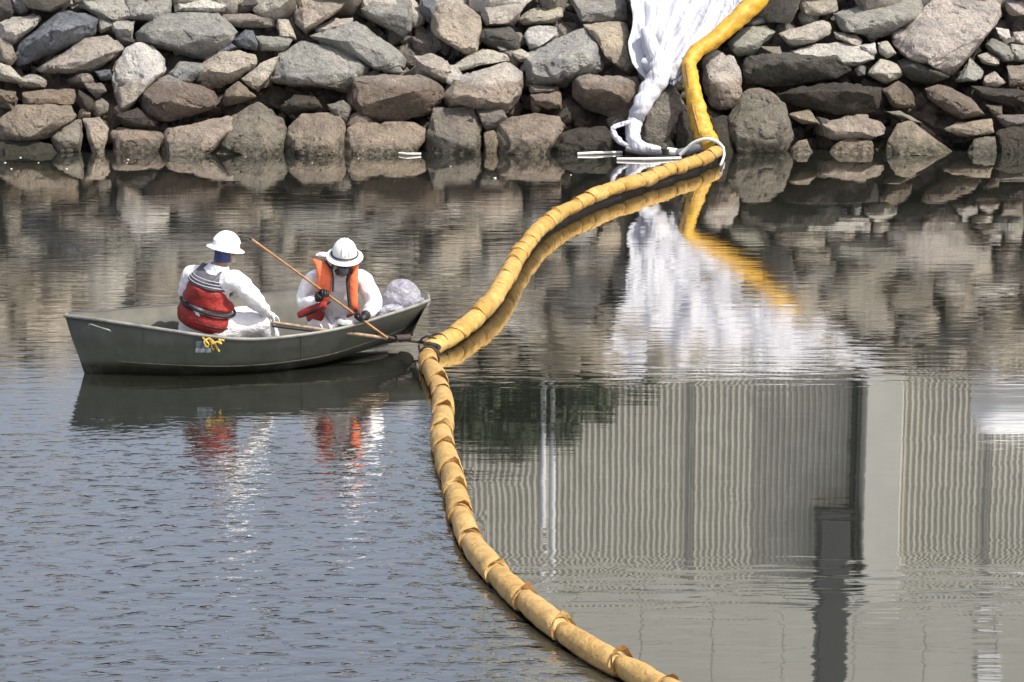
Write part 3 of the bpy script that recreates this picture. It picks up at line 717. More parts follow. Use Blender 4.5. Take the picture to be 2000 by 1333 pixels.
def roll(name, px_pts, rad, mat, parent, n=14, fold=.35, seedv=0, per=8):
    """crumpled rolled cloth along (px, py, Y) points"""
    c_ = catmull([G(*q) for q in px_pts], per); rs = rad if hasattr(rad, '__len__') else [rad]*len(px_pts)
    V = []; m_ = len(c_)
    for i, p in enumerate(c_):
        f_ = i/(m_-1)*(len(rs)-1); k = min(int(f_), len(rs)-2); r = rs[k] + (rs[k+1]-rs[k])*(f_-k)
        s, u = frame(c_[min(i+1, m_-1)] - c_[max(i-1, 0)])
        for q in range(n):
            a = 2*PI*q/n; w_ = 1 + fold*noise.noise(Vector((math.cos(a + i*.12)*1.6, math.sin(a + i*.12)*1.6, i*.22 + seedv)))*1.3
            V.append(p + (s*math.cos(a) + u*math.sin(a))*r*w_)
    Fc = [(i*n+q, i*n+(q+1) % n, (i+1)*n+(q+1) % n, (i+1)*n+q) for i in range(m_-1) for q in range(n)]
    Fc += [tuple(range(n-1, -1, -1)), tuple(range((m_-1)*n, m_*n))]
    return mesh(name, V, Fc, mat, parent, sharp=60)
YF = YS - .25
roll('twisted_tail', [(1262,60,yb(1.7)-.12),(1278,105,yb(1.4)-.16),(1290,140,yb(1.1)-.15),(1272,175,yb(.9)-.12),(1255,205,yb(.6)-.1),(1240,235,YF+.25),(1236,262,YF+.05),(1243,282,YF-.05),(1268,290,YF-.1),(1290,293,YF-.1)], [.10,.15,.19,.165,.14,.115,.115,.11,.07,.05], M_CLOTH, sh_e, 22, .22, 3, 10)
roll('loose_hem', [(1262,120,yb(1.3)-.1),(1300,140,yb(1.15)-.15),(1345,118,yb(1.3)-.12)], [.1,.13,.07], M_CLOTH, sh_e, 14, .6, 9)
roll('loose_end', [(1232,238,YF+.1),(1200,248,YF+.02),(1199,262,YF-.02),(1212,278,YF-.05),(1232,287,YF-.08)], [.03,.04,.045,.045,.03], M_CLOTH, sh_e, 10, .4, 5)

# ---------------------------------------------------------------- yellow boom on the bank
def boom_mat(name, col, col2):
    m, t, n, b = new_mat(name)
    geo = nd(t, 'ShaderNodeNewGeometry'); v = geo.outputs['Position']; oi = nd(t, 'ShaderNodeObjectInfo')
    n1 = noise_tex(t, 2.6, 5, .65, v); c = mix(t, 'MIX', ramp(t, n1.outputs[0], [(.35, 0), (.65, 1)]).outputs[0], col, col2)
    n2 = noise_tex(t, 9, 6, .7, v, .5); c = mix(t, 'MULTIPLY', .8, c, ramp(t, n2.outputs[0], [(.35, (.62, .55, .45)), (.55, (1, 1, 1))]).outputs[0])
    c = mix(t, 'MULTIPLY', .5, c, ramp(t, oi.outputs['Random'], [(0, (.8, .76, .72)), (1, (1.1, 1.1, 1.1))]).outputs[0])
    sx = nd(t, 'ShaderNodeSeparateXYZ'); L(t, v, sx.inputs[0]); mr = nd(t, 'ShaderNodeMapRange'); L(t, sx.outputs[2], mr.inputs[0]); mr.inputs[1].default_value = .035; mr.inputs[2].default_value = .0
    c = mix(t, 'MIX', mr.outputs[0], c, (.06, .045, .025))      # wet algae line
    L(t, c, b.inputs['Base Color']); b.inputs['Roughness'].default_value = .5
    n3 = noise_tex(t, 14, 5, .6, v, 1.0); bp = nd(t, 'ShaderNodeBump'); bp.inputs['Strength'].default_value = .6; bp.inputs['Distance'].default_value = .03
    L(t, n3.outputs[0], bp.inputs['Height']); L(t, bp.outputs[0], b.inputs['Normal'])
    return m
M_YEL = boom_mat('boom_yellow', (.48, .285, .055), (.56, .37, .12))
M_YELB = boom_mat('boom_wet_yellow', (.58, .31, .02), (.64, .40, .04))
M_YELF = boom_mat('boom_faded', (.45, .285, .085), (.53, .36, .14))
M_SEAM_SHADE = simple('boom_seam_shade', (.30, .15, .035), .6, .3, 14, .3, 40)  # brown with the webs' shaded side put into it; also the hose seam
M_SKIRT = simple('boom_skirt', (.03, .027, .02), .7, .3, 8, .2, 30)
M_ROPE = simple('tarred_rope', (.06, .045, .04), .8, .3, 60, .5, 120)
bb = empty('bank_boom', G(1385, 275, YF), 'flattened yellow boom hose climbing the rocks beside the white sheeting', 'boom')
roll('hose', [(1386,283,YF-.12),(1373,256,YF-.02),(1364,225,YF+.12),(1356,190,YF+.25),(1349,150,yb(.95)-.1),(1346,125,yb(1.2)-.2),(1362,100,yb(1.45)-.25),(1395,78,yb(1.6)-.22),(1428,48,yb(1.8)-.2),(1462,18,yb(2.0)-.2),(1492,-12,yb(2.25)-.15)], [.16,.155,.145,.13,.12,.11,.12,.13,.14,.16,.15], M_YELB, bb, 20, .15, 21, 12)
q0 = at_h(1492, 2.25)
def upper(px, z): g = at_h(px, z); return (px, 666.5 + F*math.tan(math.atan((H-z)/g.y) - TH), g.y - .42)
roll('hose', [(1491,-11,yb(2.25)-.15), upper(1520, 2.55), upper(1548, 2.8), upper(1580, 2.95)], [.15,.15,.13,.07], M_YELB, bb, 16, .2, 31, 8)
tube('seam', [G(1340,125,yb(1.2)-.33), G(1345,165,yb(.8)-.25), G(1354,215,YF), G(1366,262,YF-.18)], .018, M_SEAM_SHADE, bb, 6)
# bridle: white rope ring, grey hose coupling, metal clamp
M_GREY = simple('grey_hose', (.16, .165, .18), .5, .2, 10, .2, 30)
M_WROPE = simple('white_rope', (.78, .77, .74), .7, .12, 30, .5, 90)
Y0 = YS - .35
br = empty('coupling_hose', G(1265, 296, Y0), 'dark grey coupling hose at the waterline between the sheet tail and the boom', 'hose')
tube('hose', catmull([G(1222,290,Y0), G(1245,296,Y0), G(1275,298,Y0), G(1302,298,Y0)], 4), .045, M_GREY, br)
tube('clamp', [G(1301,291,Y0), G(1301,302,Y0)], .075, M_SKIRT, br, 12)
tube('fitting', [G(1303,295,Y0), G(1322,298,Y0-.02)], .06, M_WROPE, br, 10)
tube('elbow', catmull([G(1322,300,Y0-.05), G(1340,296,Y0-.05), G(1358,290,Y0-.05), G(1372,288,Y0-.05)], 4), .065, M_GREY, br)
rg = empty('rope_ring', G(1385, 282, Y0-.1), 'white rope looped over the corner where the floating boom meets the bank', 'rope')
tube('loop', catmull([G(1328,303,Y0-.12), G(1340,292,Y0-.14), G(1356,279,Y0-.18), G(1380,272,Y0-.24), G(1400,277,Y0-.25), G(1413,290,Y0-.2)], 6), .028, M_WROPE, rg, 8)
tube('tail', catmull([G(1413,290,Y0-.2), G(1414,305,Y0-.4), G(1408,322,Y0-1.4)], 5), .02, M_WROPE, rg, 8)

# ---------------------------------------------------------------- floating boom
def arclen(pts):
    a = [0]
    for p, q in zip(pts, pts[1:]): a.append(a[-1] + (q-p).length)
    return a
def at_len(pts, al, s):
    s = max(0, min(al[-1]-1e-4, s))
    k = max(0, int(np.searchsorted(al, s, side='right'))-1); k = min(k, len(pts)-2)
    t_ = (s-al[k])/max(1e-6, al[k+1]-al[k]); return pts[k].lerp(pts[k+1], t_)
def boom(line, name, label, mat, r0, cuts, fin, seed, flip=1, soft=False):
    al = arclen(line); root = empty(name, (line[0].x, line[0].y, 0), label, 'boom', 'yellow floating containment boom')
    rn_ = random.Random(seed); n = 22
    # cuts: lengths where one float ends and the next starts
    for k in range(len(cuts)-1):
        a, b = cuts[k], cuts[k+1]; V = []; m_ = 15
        if b - a < .02: continue
        skew = rn_.uniform(.5, .9)*r0*flip
        lift = rn_.uniform(-.008, .015); fat = rn_.uniform(.90, 1.06)
        for i in range(m_+1):
            u = i/m_
            prof = (.80 + .20*min(1, u/.5)**.7) * (1 if u < .94 else 1 - .25*((u-.94)/.06)**2)
            if u < .02: prof = .62
            if u > .985: prof = .72
            if soft: prof = .93 + .07*math.sin(u*PI)**.5 - (.10 if u in (0, 1) else 0)
            s = a + (b-a)*u; p = at_len(line, al, s); q = at_len(line, al, s+.03); q0_ = at_len(line, al, s-.03)
            t_ = (q-q0_).normalized(); sd, up = frame(t_)
            for j in range(n):
                ang = 2*PI*j/n; r = r0*prof*fat*(1 + (.09*noise.noise(Vector((s*2.2, math.sin(ang)*1.2, 3))) if soft else 0) + .05*noise.noise(Vector((ang, s*3, seed)))+(.12 if soft else .06)*noise.noise(Vector((math.cos(ang)*2, math.sin(ang)*2, s*9))))
                shift = t_ * (skew*math.sin(ang)*(1 if True else 0) - .25*skew*math.cos(ang))
                V.append(p + sd*math.cos(ang)*r*1.02 + up*(math.sin(ang)*r*.95 + lift) + shift)
        Fc = [(i*n+q, i*n+(q+1) % n, (i+1)*n+(q+1) % n, (i+1)*n+q) for i in range(m_) for q in range(n)]
        Fc += [tuple(range(n-1, -1, -1)), tuple(range(m_*n, (m_+1)*n))]
        o = mesh('float', V, Fc, mat, root, sharp=50)
        # raised web where two floats meet; brown ones have shade put into their colour
        if fin and not (soft and rn_.random() < .45):
            p = at_len(line, al, b); t_ = (at_len(line, al, b+.03)-at_len(line, al, b-.03)).normalized(); sd, up = frame(t_)
            V = []; K = 14; hh = r0*rn_.uniform(.15, .42)*(.6 if soft else 1)
            for side in (-.006, .006):
                for i in range(K+1):
                    ang = PI*(-.12 + 1.24*i/K)
                    base = p + sd*math.cos(ang)*r0*.86 + up*math.sin(ang)*r0*.86 + t_*(skew*math.sin(ang) - .25*skew*math.cos(ang))
                    pk = math.exp(-((ang - PI*(.5 if flip > 0 else .62))/(.5 if soft else .30))**2)
                    ex = r0*(.12 if soft else .15) + hh*pk
                    top = base + (sd*math.cos(ang) + up*math.sin(ang))*ex + t_*(.015 + .02*math.sin(ang*3+k))
                    V += [base + t_*side, top + t_*side*.6]
            Fc = []; W_ = 2*(K+1)
            for i in range(K): a_ = 2*i; Fc += [(a_, a_+2, a_+3, a_+1), (W_+a_, W_+a_+1, W_+a_+3, W_+a_+2), (a_+1, a_+3, W_+a_+3, W_+a_+1)]
            Fc += [(0, 1, W_+1, W_), (2*K, W_+2*K, W_+2*K+1, 2*K+1)]
            mesh('web', V, Fc, M_SEAM_SHADE if rn_.random() < (.12 if soft else .75) else mat, root, smooth=False)
    # hanging skirt, raised and thickened to add the floats' shaded underside as a black band
    V = []; m_ = int(al[-1]/.12)
    for i in range(m_+1):
        p = at_len(line, al, al[-1]*i/m_); V += [p + Vector((0, 0, -.06)), p + Vector((0, 0, -.42))]
    Fc = [(2*i, 2*i+2, 2*i+3, 2*i+1) for i in range(m_)]
    so_ = mesh('skirt', V, Fc, M_SKIRT, root); md_ = so_.modifiers.new('s', 'SOLIDIFY'); md_.thickness = .09
    return root, al
# cuts from the photo's folds on the near chain
def nearest_len(line, al, p): return al[min(range(len(line)), key=lambda i: (line[i]-p).length)]
al2 = arclen(c2)
f2 = [(838,722),(857,750),(866,775),(868,812),(862,845),(874,880),(884,925),(892,965),(902,1008),(922,1062),(977,1124),(1038,1174),(1128,1230),(1228,1300),(1310,1356),(1390,1398),(1480,1440),(1600,1486),(1730,1530),(1880,1580),(2000,1620)]
cuts2 = [0] + sorted(nearest_len(c2, al2, P(a, b, .06)) for a, b in f2) + [al2[-1]]
M_CH2 = M_YELF
boom(c2, 'near_boom', 'pale yellow floating boom curving from the boat down to the bottom edge', M_YELF, .10, cuts2, True, 4, -1)
al1 = arclen(c1); ncut = 30; rr1 = random.Random(12); cuts1 = [0]
while cuts1[-1] < al1[-1]-.55: cuts1.append(cuts1[-1] + rr1.uniform(.30, .72))
cuts1.append(al1[-1])
boom(c1, 'far_boom', 'deeper yellow floating boom running from the rocks back to the boat', M_YEL, .105, cuts1, True, 8, 1, True)
jn = empty('boom_joint', P(842, 678), 'dark rope lashing tying the two boom lengths together near the boat', 'lashing')
for a, b, rr_ in ((838, 678, .112), (856, 673, .112), (838, 697, .104)):
    p = P(a, b, .07); pts_ = []
    ax = (P(a+14, b-8, .07)-p).normalized(); sd, up = frame(ax)
    for k in range(15): an = 2*PI*k/14; pts_.append(p + sd*math.cos(an)*rr_ + up*math.sin(an)*rr_)
    tube('turn', pts_, .012, M_ROPE, jn, 6)

# ---------------------------------------------------------------- boat
M_HULL = simple('painted_aluminium', (.074, .082, .068), .6, .25, 3, .12, 18, metal=.0, dirt=(.06, .06, .045), dscale=2.2)
def hull_grime():
    t = M_HULL.node_tree; b = t.nodes['Principled BSDF']; src = b.inputs['Base Color'].links[0].from_socket
    geo = nd(t, 'ShaderNodeNewGeometry'); sx = nd(t, 'ShaderNodeSeparateXYZ'); L(t, geo.outputs['Position'], sx.inputs[0])
    nz = noise_tex(t, 4, 5, .6, geo.outputs['Position']); ad = nd(t, 'ShaderNodeMath', operation='MULTIPLY_ADD'); L(t, nz.outputs[0], ad.inputs[0]); ad.inputs[1].default_value = .10; L(t, sx.outputs[2], ad.inputs[2])
    mr = nd(t, 'ShaderNodeMapRange'); L(t, ad.outputs[0], mr.inputs[0]); mr.inputs[1].default_value = .20; mr.inputs[2].default_value = .12
    c = mix(t, 'MIX', mr.outputs[0], src, (.014, .014, .007))
    nz2 = noise_tex(t, 2.2, 6, .7, geo.outputs['Position'], 1); c = mix(t, 'MIX', ramp(t, nz2.outputs[0], [(.5, 0), (.68, .55)]).outputs[0], c, (.085, .095, .08))
    L(t, c, b.inputs['Base Color'])
hull_grime()
M_HULLIN = simple('bare_aluminium', (.105, .105, .088), .7, .2, 4, .1, 18, metal=.0, dirt=(.16, .14, .10), dscale=3)
M_GUN = simple('worn_gunwale', (.26, .26, .235), .5, .3, 8, .1, 30, metal=.1)
M_CHINE = simple('chine_metal', (.16, .16, .12), .7, .5, 5, .1, 30)
M_WOOD = simple('varnished_wood', (.34, .17, .06), .5, .3, 20, .2, 60)
M_WOODL = simple('pale_wood', (.42, .30, .18), .6, .3, 20, .2, 60)
# stations: near gunwale (px,py,Y), near waterline (px,py,Y), far gunwale (px,py,Y)
ST = [
 ((127,618,24.56),(172,733,24.50),(131,614,24.66)),
 ((185,625,24.50),(205,741,24.40),(190,611,24.85)),
 ((260,636,24.42),(262,744,24.32),(262,604,25.10)),
 ((345,649,24.38),(345,745,24.28),(345,597,25.35)),
 ((430,661,24.38),(430,743,24.30),(425,589,25.58)),
 ((500,664,24.42),(500,738,24.38),(495,579,25.75)),
 ((570,658,24.52),(570,730,24.50),(565,570,25.88)),
 ((640,648,24.68),(640,717,24.70),(635,566,25.98)),
 ((700,634,24.90),(692,700,24.95),(700,564,26.05)),
 ((755,617,25.15),(738,684,25.22),(762,565,26.08)),
 ((805,601,25.42),(775,669,25.48),(808,570,26.08)),
 ((838,588,25.68),(806,653,25.72),(836,578,26.02)),
]
gn = catmull([G(s[0][0], s[0][1], s[0][2] - (0 if k in (0,) else .12)) for k, s in enumerate(ST)], 4); wn = catmull([G(s[1][0], s[1][1]-10, s[1][2] + .20) for s in ST], 4); gf = catmull([G(*s[2]) for s in ST], 4)
NS = len(gn)
boat = empty('rowing_boat', (G(450, 731, 25).x, 25.0, 0), 'dark olive aluminium skiff carrying the two workers in white', 'boat')
V = []; rowsn = 13
chine_n, chine_f = [], []
for i in range(NS):
    a, c_, b = gn[i], wn[i], gf[i]
    fe = min(1, i/7.); c_ = c_ + Vector((0, -.20*(1-fe), .0)); wid = (b-a).length
    # far chine mirrors the near one
    cf = b + (c_-a) - (c_-a).dot((b-a).normalized())*(b-a).normalized()*2
    cf = cf.lerp(c_ + Vector((.02, .03, 0)), 1-fe)
    keel = (c_+cf)/2 + Vector((0, 0, -.05))
    chine_n.append(c_); chine_f.append(cf)
    ring = [a, a.lerp(c_, .35)+(a-b).normalized()*.028, a.lerp(c_, .70)+(a-b).normalized()*.055*fe, a.lerp(c_, .74)+(a-b).normalized()*.04*fe, c_, c_.lerp(keel, .5), keel, keel.lerp(cf, .5), cf, cf.lerp(b, .28), cf.lerp(b, .34), cf.lerp(b, .67), b]
    V += ring
Fc = [(i*rowsn+k, (i+1)*rowsn+k, (i+1)*rowsn+k+1, i*rowsn+k+1) for i in range(NS-1) for k in range(rowsn-1)]
Fc += [tuple(range(rowsn)), tuple((NS-1)*rowsn+k for k in range(rowsn-1, -1, -1))]
me = mesh('hull', V, Fc, M_HULL, boat, sharp=28); me.data.materials.append(M_HULLIN)
bm = bmesh.new(); bm.from_mesh(me.data); bmesh.ops.recalc_face_normals(bm, faces=bm.faces[:])
# open shell: outward = away from the middle axis; flip if the near side points inward
nf = min((f for f in bm.faces if len(f.verts) == 4), key=lambda f: f.calc_center_median().y)
if nf.normal.y > 0: bmesh.ops.reverse_faces(bm, faces=bm.faces[:])
bm.to_mesh(me.data); bm.free()
md = me.modifiers.new('s', 'SOLIDIFY'); md.thickness = .022; md.offset = -1; md.material_offset = 1; md.material_offset_rim = 0
tube('gunwale', [p + Vector((0, -.004, .006)) for p in gn], .017, M_GUN, boat, 8)
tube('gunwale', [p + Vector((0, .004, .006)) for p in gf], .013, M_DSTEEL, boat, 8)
tube('end_cap', [gn[-1], gf[-1]], .018, M_GUN, boat, 8); tube('end_cap', [gn[0], gf[0]], .018, M_GUN, boat, 8)
tube('chine_strip', [p.lerp(q, .29) + (q-gf[j]).normalized()*.058 for j, (p, q) in enumerate(zip(wn, gn)) if 3 < j < NS-3], .006, M_CHINE, boat, 6)
# floor and thwarts
V = []; Fc = []
for i in range(4, NS-6):
    a, b = chine_n[i], chine_f[i]; z = .07
    V += [Vector((a.lerp(b, .08).x, a.lerp(b, .08).y, z)), Vector((a.lerp(b, .92).x, a.lerp(b, .92).y, z))]
mm = len(V)//2; Fc = [(2*i, 2*i+2, 2*i+3, 2*i+1) for i in range(mm-1)]
fl = mesh('floor', V, Fc, M_HULLIN, boat); md = fl.modifiers.new('s', 'SOLIDIFY'); md.thickness = .02
def thwart(i, wd_, drop, mat=M_HULLIN):
    V = []
    for dx in (-wd_/2, wd_/2):
        a, b = gn[i], gf[i]; d = (gn[min(i+2, NS-1)]-gn[max(i-2, 0)]).normalized()*dx
        for p, t_ in ((a.lerp(b, .12), 0), (a.lerp(b, .88), 0)): V.append(p + d + Vector((0, 0, -drop)))
    m_ = mesh('thwart', V, [(0, 1, 3, 2)], mat, boat, smooth=False); q = m_.modifiers.new('s', 'SOLIDIFY'); q.thickness = .035
thwart(17, .34, .13); thwart(31, .32, .12); thwart(4, .25, .09)
tube('grab_handle', catmull([G(172,640,24.38), G(176,634,24.30), G(195,640,24.24), G(212,645,24.22), G(216,648,24.28)], 4), .008, M_GUN, boat, 8)
tube('rib', [gn[9].lerp(wn[9], t_) + (gn[9]-gf[9]).normalized()*o_ for t_, o_ in ((.04,.006),(.35,.028),(.69,.054))], .006, M_HULL, boat, 6)
tube('rib', [gn[25].lerp(wn[25], t_) + (gn[25]-gf[25]).normalized()*o_ for t_, o_ in ((.04,.006),(.35,.028),(.69,.054))], .006, M_HULL, boat, 6)
# registration sticker
M_STK = simple('sticker_blue', (.08, .11, .15), .4, .2, 30, 0)
M_STW = simple('sticker_white', (.22, .25, .27), .4, .2, 30, 0)
def stick(px0, py0, px1, py1, mat):
    c4 = [G(px0, py1, 24.20), G(px1, py1, 24.20), G(px1, py0, 24.20), G(px0, py0, 24.20)]
    o_ = mesh('sticker', c4, [(0, 1, 2, 3)], mat, boat, smooth=False); q = o_.modifiers.new('s', 'SOLIDIFY'); q.thickness = .01
stick(383, 667, 408, 680, M_STK); stick(382, 681, 412, 689, M_STW)
# yellow rope coil over the gunwale
M_YR = simple('yellow_rope', (.62, .42, .07), .7, .25, 40, .4, 90)
YRO = .12
yr = empty('mooring_line', G(415, 664, 24.3), 'small yellow rope coil hanging over the near gunwale', 'rope')
tube('coil', catmull([G(396,660,24.24),G(402,666,24.16),G(408,674,24.15),G(404,678,24.15),G(399,668,24.16),G(408,662,24.2),G(417,668,24.15),G(423,678,24.14),G(428,687,24.15)], 4), .010, M_YR, yr, 6)
tube('coil', catmull([G(408,661,24.22),G(416,672,24.13),G(424,668,24.13),G(432,672,24.13),G(428,664,24.18),G(438,666,24.18)], 4), .010, M_YR, yr, 6)
tube('strand', catmull([G(414,666,24.14),G(413,676,24.14),G(417,684,24.15)], 4), .007, M_YR, yr, 6)
# painter rope to the boom
pr = empty('painter_rope', G(790, 664, 25.3), 'dark rope from the boat end to the joint of the boom', 'rope')
tube('line', catmull([G(738,652,25.1), G(766,661,25.15), G(790,664,25.3), G(815,668,25.5), G(846,672,P(846,672,.14).y), G(857,676,P(857,676,.17).y)], 6), .016, M_ROPE, pr, 8)
tube('knot', [G(772,661,25.16), G(800,660,25.3)], .034, M_ROPE, pr, 8); tube('knot', [G(838,672,P(838,672,.16).y), G(858,680,P(858,680,.14).y)], .028, M_ROPE, pr, 8)
# oar along the gunwale
oar = empty('oar', G(540, 634, 24.75), 'long oar lying along the near gunwale, pointing to the boom', 'oar')
tube('shaft', [G(530,630,24.85), G(640,646,24.75), G(757,661,24.80)], .017, M_WOODL, oar, 10)
tube('shaft_pole', [G(532,637,24.80), G(640,650,24.70)], .014, M_DSTEEL, oar, 8)
V, Fc = tube_data([G(500,628,24.95), G(515,630,24.90), G(536,632,24.85)], [.05, .055, .018], 10); 
for v in V: pass
mesh('blade', [Vector((v.x, v.y, G(515,630,24.9).z + (v.z-G(515,630,24.9).z)*.35)) for v in V], Fc, M_WOODL, oar)
# plastic bag in the end of the boat
def bag_material():
    m, t, n, b = new_mat('clear_plastic')
    geo = nd(t, 'ShaderNodeNewGeometry'); v = geo.outputs['Position']
    n1 = noise_tex(t, 9, 5, .7, v, 1.5); c = ramp(t, n1.outputs[0], [(.35, (.42, .42, .50)), (.6, (.62, .62, .70)), (.72, (.85, .85, .9))]).outputs[0]
    L(t, c, b.inputs['Base Color']); b.inputs['Roughness'].default_value = .3; b.inputs['Alpha'].default_value = .58
    n3 = noise_tex(t, 12, 4, .6, v, 2); bp = nd(t, 'ShaderNodeBump'); bp.inputs['Strength'].default_value = .9; bp.inputs['Distance'].default_value = .05
    L(t, n3.outputs[0], bp.inputs['Height']); L(t, bp.outputs[0], b.inputs['Normal']); return m
M_BAG = bag_material()
def blob(name, c_, rad, mat, parent, jag=.2, seedv=0, sub=4, freq=3):
    bm = bmesh.new(); bmesh.ops.create_icosphere(bm, subdivisions=sub, radius=1)
    for v in bm.verts:
        d = 1 + jag*noise.noise(v.co*freq*.6+Vector((seedv, 0, 0)))+jag*.6*noise.noise(v.co*freq*1.7+Vector((0, seedv, 0)))
        v.co = Vector((v.co.x*rad[0]*d, v.co.y*rad[1]*d, v.co.z*rad[2]*d)) + c_
    return bmobj(name, bm, mat, parent, sharp=None)
bag = empty('plastic_bag', G(782, 600, 25.7), 'bulging clear grey plastic bag lying in the boat end behind the workers', 'bag')
blob('bag_body', G(783, 582, 25.72), (.20, .20, .20), M_BAG, bag, .16, 2, 4, 2)
blob('bag_fold', G(762, 610, 25.45), (.17, .12, .06), M_BAG, bag, .5, 6)
blob('bag_fold', G(806, 590, 25.70), (.14, .12, .05), M_BAG, bag, .5, 9)
bk = box('radio_box', G(729, 590, 25.9), G(745, 570, 26.0), M_DSTEEL, None, .01)
tag(bk, 'small black box sitting between the crouching worker and the plastic bag', 'box')

# ---------------------------------------------------------------- floating debris
M_PVC = simple('white_stick', (.82, .80, .76), .6, .1, 20, .1, 40)
def stick_(pts, r, label, name='stick'):
    o_ = tube(name, [P(a, b, z) for a, b, z in pts], r, M_PVC, None, 8); tag(o_, label, 'stick', 'white sticks floating by the rocks'); return o_
stick_([(1128,301,.02),(1160,299,.03),(1215,298,.02)], .022, 'white stick afloat in front of the sheet tail')
stick_([(1205,311,.02),(1265,311,.03),(1330,309,.02)], .022, 'longest white stick, floating left of the boom corner')
stick_([(772,299,.02),(795,301,.03),(822,301,.02)], .018, 'short forked white stick at the foot of the rocks, left of the others')
rnd = random.Random(3)
for k, (a, b, s) in enumerate([(967,348,.030),(22,330,.02),(40,308,.02),(75,318,.015),(130,330,.02),(250,312,.02),(248,318,.012),(1115,342,.015),(700,310,.015),(880,325,.014),(10,318,.02),(610,318,.014),(480,306,.012)]):
    c_ = P(a, b, .005); o_ = blob('foam_fleck', Vector((0, 0, 0)), (s*.8, s*.6, s*.35), M_PVC, None, .4, k, 2); o_.location = c_
    tag(o_, 'largest white foam fleck afloat in the open water before the rocks' if k == 0 else 'tiny white foam fleck drifting on the water near the rocks', 'foam fleck', 'foam flecks')

# ---------------------------------------------------------------- people
def tyvek():
    m, t, n, b = new_mat('white_coverall')
    geo = nd(t, 'ShaderNodeNewGeometry'); v = geo.outputs['Position']
    n1 = noise_tex(t, 6, 4, .6, v); L(t, ramp(t, n1.outputs[0], [(.3, (.78, .79, .82)), (.7, (.88, .88, .89))]).outputs[0], b.inputs['Base Color'])
    b.inputs['Roughness'].default_value = .6; b.inputs['Subsurface Weight'].default_value = .0
    n3 = noise_tex(t, 13, 4, .6, v, 1.6); bp = nd(t, 'ShaderNodeBump'); bp.inputs['Strength'].default_value = .6; bp.inputs['Distance'].default_value = .035
    L(t, n3.outputs[0], bp.inputs['Height']); L(t, bp.outputs[0], b.inputs['Normal']); return m
M_TY = tyvek()
M_SKIN = simple('skin', (.34, .19, .12), .5, .1, 20, .1, 60)
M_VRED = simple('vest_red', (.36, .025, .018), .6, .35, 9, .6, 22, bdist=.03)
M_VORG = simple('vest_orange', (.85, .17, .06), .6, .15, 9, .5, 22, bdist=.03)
M_VBLK = simple('vest_webbing', (.02, .018, .02), .6, .2, 20, .2, 60)
M_VGRY = simple('vest_mesh_grey', (.10, .095, .115), .7, .25, 18, .5, 60)
M_REFL = simple('reflective_tape', (.48, .48, .54), .35, .1, 20, .1, 60)
M_HAT = simple('hard_hat', (.86, .86, .84), .35, .06, 7, .03, 20)
M_GLOVE = simple('black_glove', (.012, .014, .018), .5, .2, 20, .4, 60)
M_MASK = simple('respirator_grey', (.10, .115, .12), .5, .2, 20, .2, 60)
M_CLOTHB = simple('blue_cloth', (.05, .06, .17), .8, .3, 20, .4, 60)
M_PAPER = simple('tan_mask', (.42, .35, .27), .8, .1, 20, .2, 60)
def skin_mesh(name, verts, edges, mat, parent, sub=2, root=0, crumple=0, seedv=0):
    me = bpy.data.meshes.new(name); me.from_pydata([tuple(v[0]) for v in verts], edges, []); ob = bpy.data.objects.new(name, me); C.objects.link(ob)
    ob.modifiers.new('skin', 'SKIN')
    lay = me.skin_vertices[0].data
    for i, v in enumerate(verts): lay[i].radius = (v[1], v[2] if len(v) > 2 else v[1]); lay[i].use_root = (i == root)
    ob.modifiers['skin'].use_smooth_shade = True
    sb = ob.modifiers.new('sub', 'SUBSURF'); sb.levels = sub; sb.render_levels = sub
    dg = bpy.context.evaluated_depsgraph_get(); ev = ob.evaluated_get(dg); nm = bpy.data.meshes.new_from_object(ev)
    bpy.data.objects.remove(ob); nm.name = name; nm.materials.clear(); nm.materials.append(mat)
    if crumple:
        nm.update(); nr = [v.normal.copy() for v in nm.vertices]
        for v, q in zip(nm.vertices, nr):
            p = v.co*7 + Vector((seedv, 0, 0)); rg = 1-abs(noise.noise(p)*2.2)
            v.co += q*crumple*(rg*.9 - .45 + .5*noise.noise(v.co*16))
    nm.polygons.foreach_set('use_smooth', [True]*len(nm.polygons))
    o_ = bpy.data.objects.new(name, nm); return link(o_, parent)
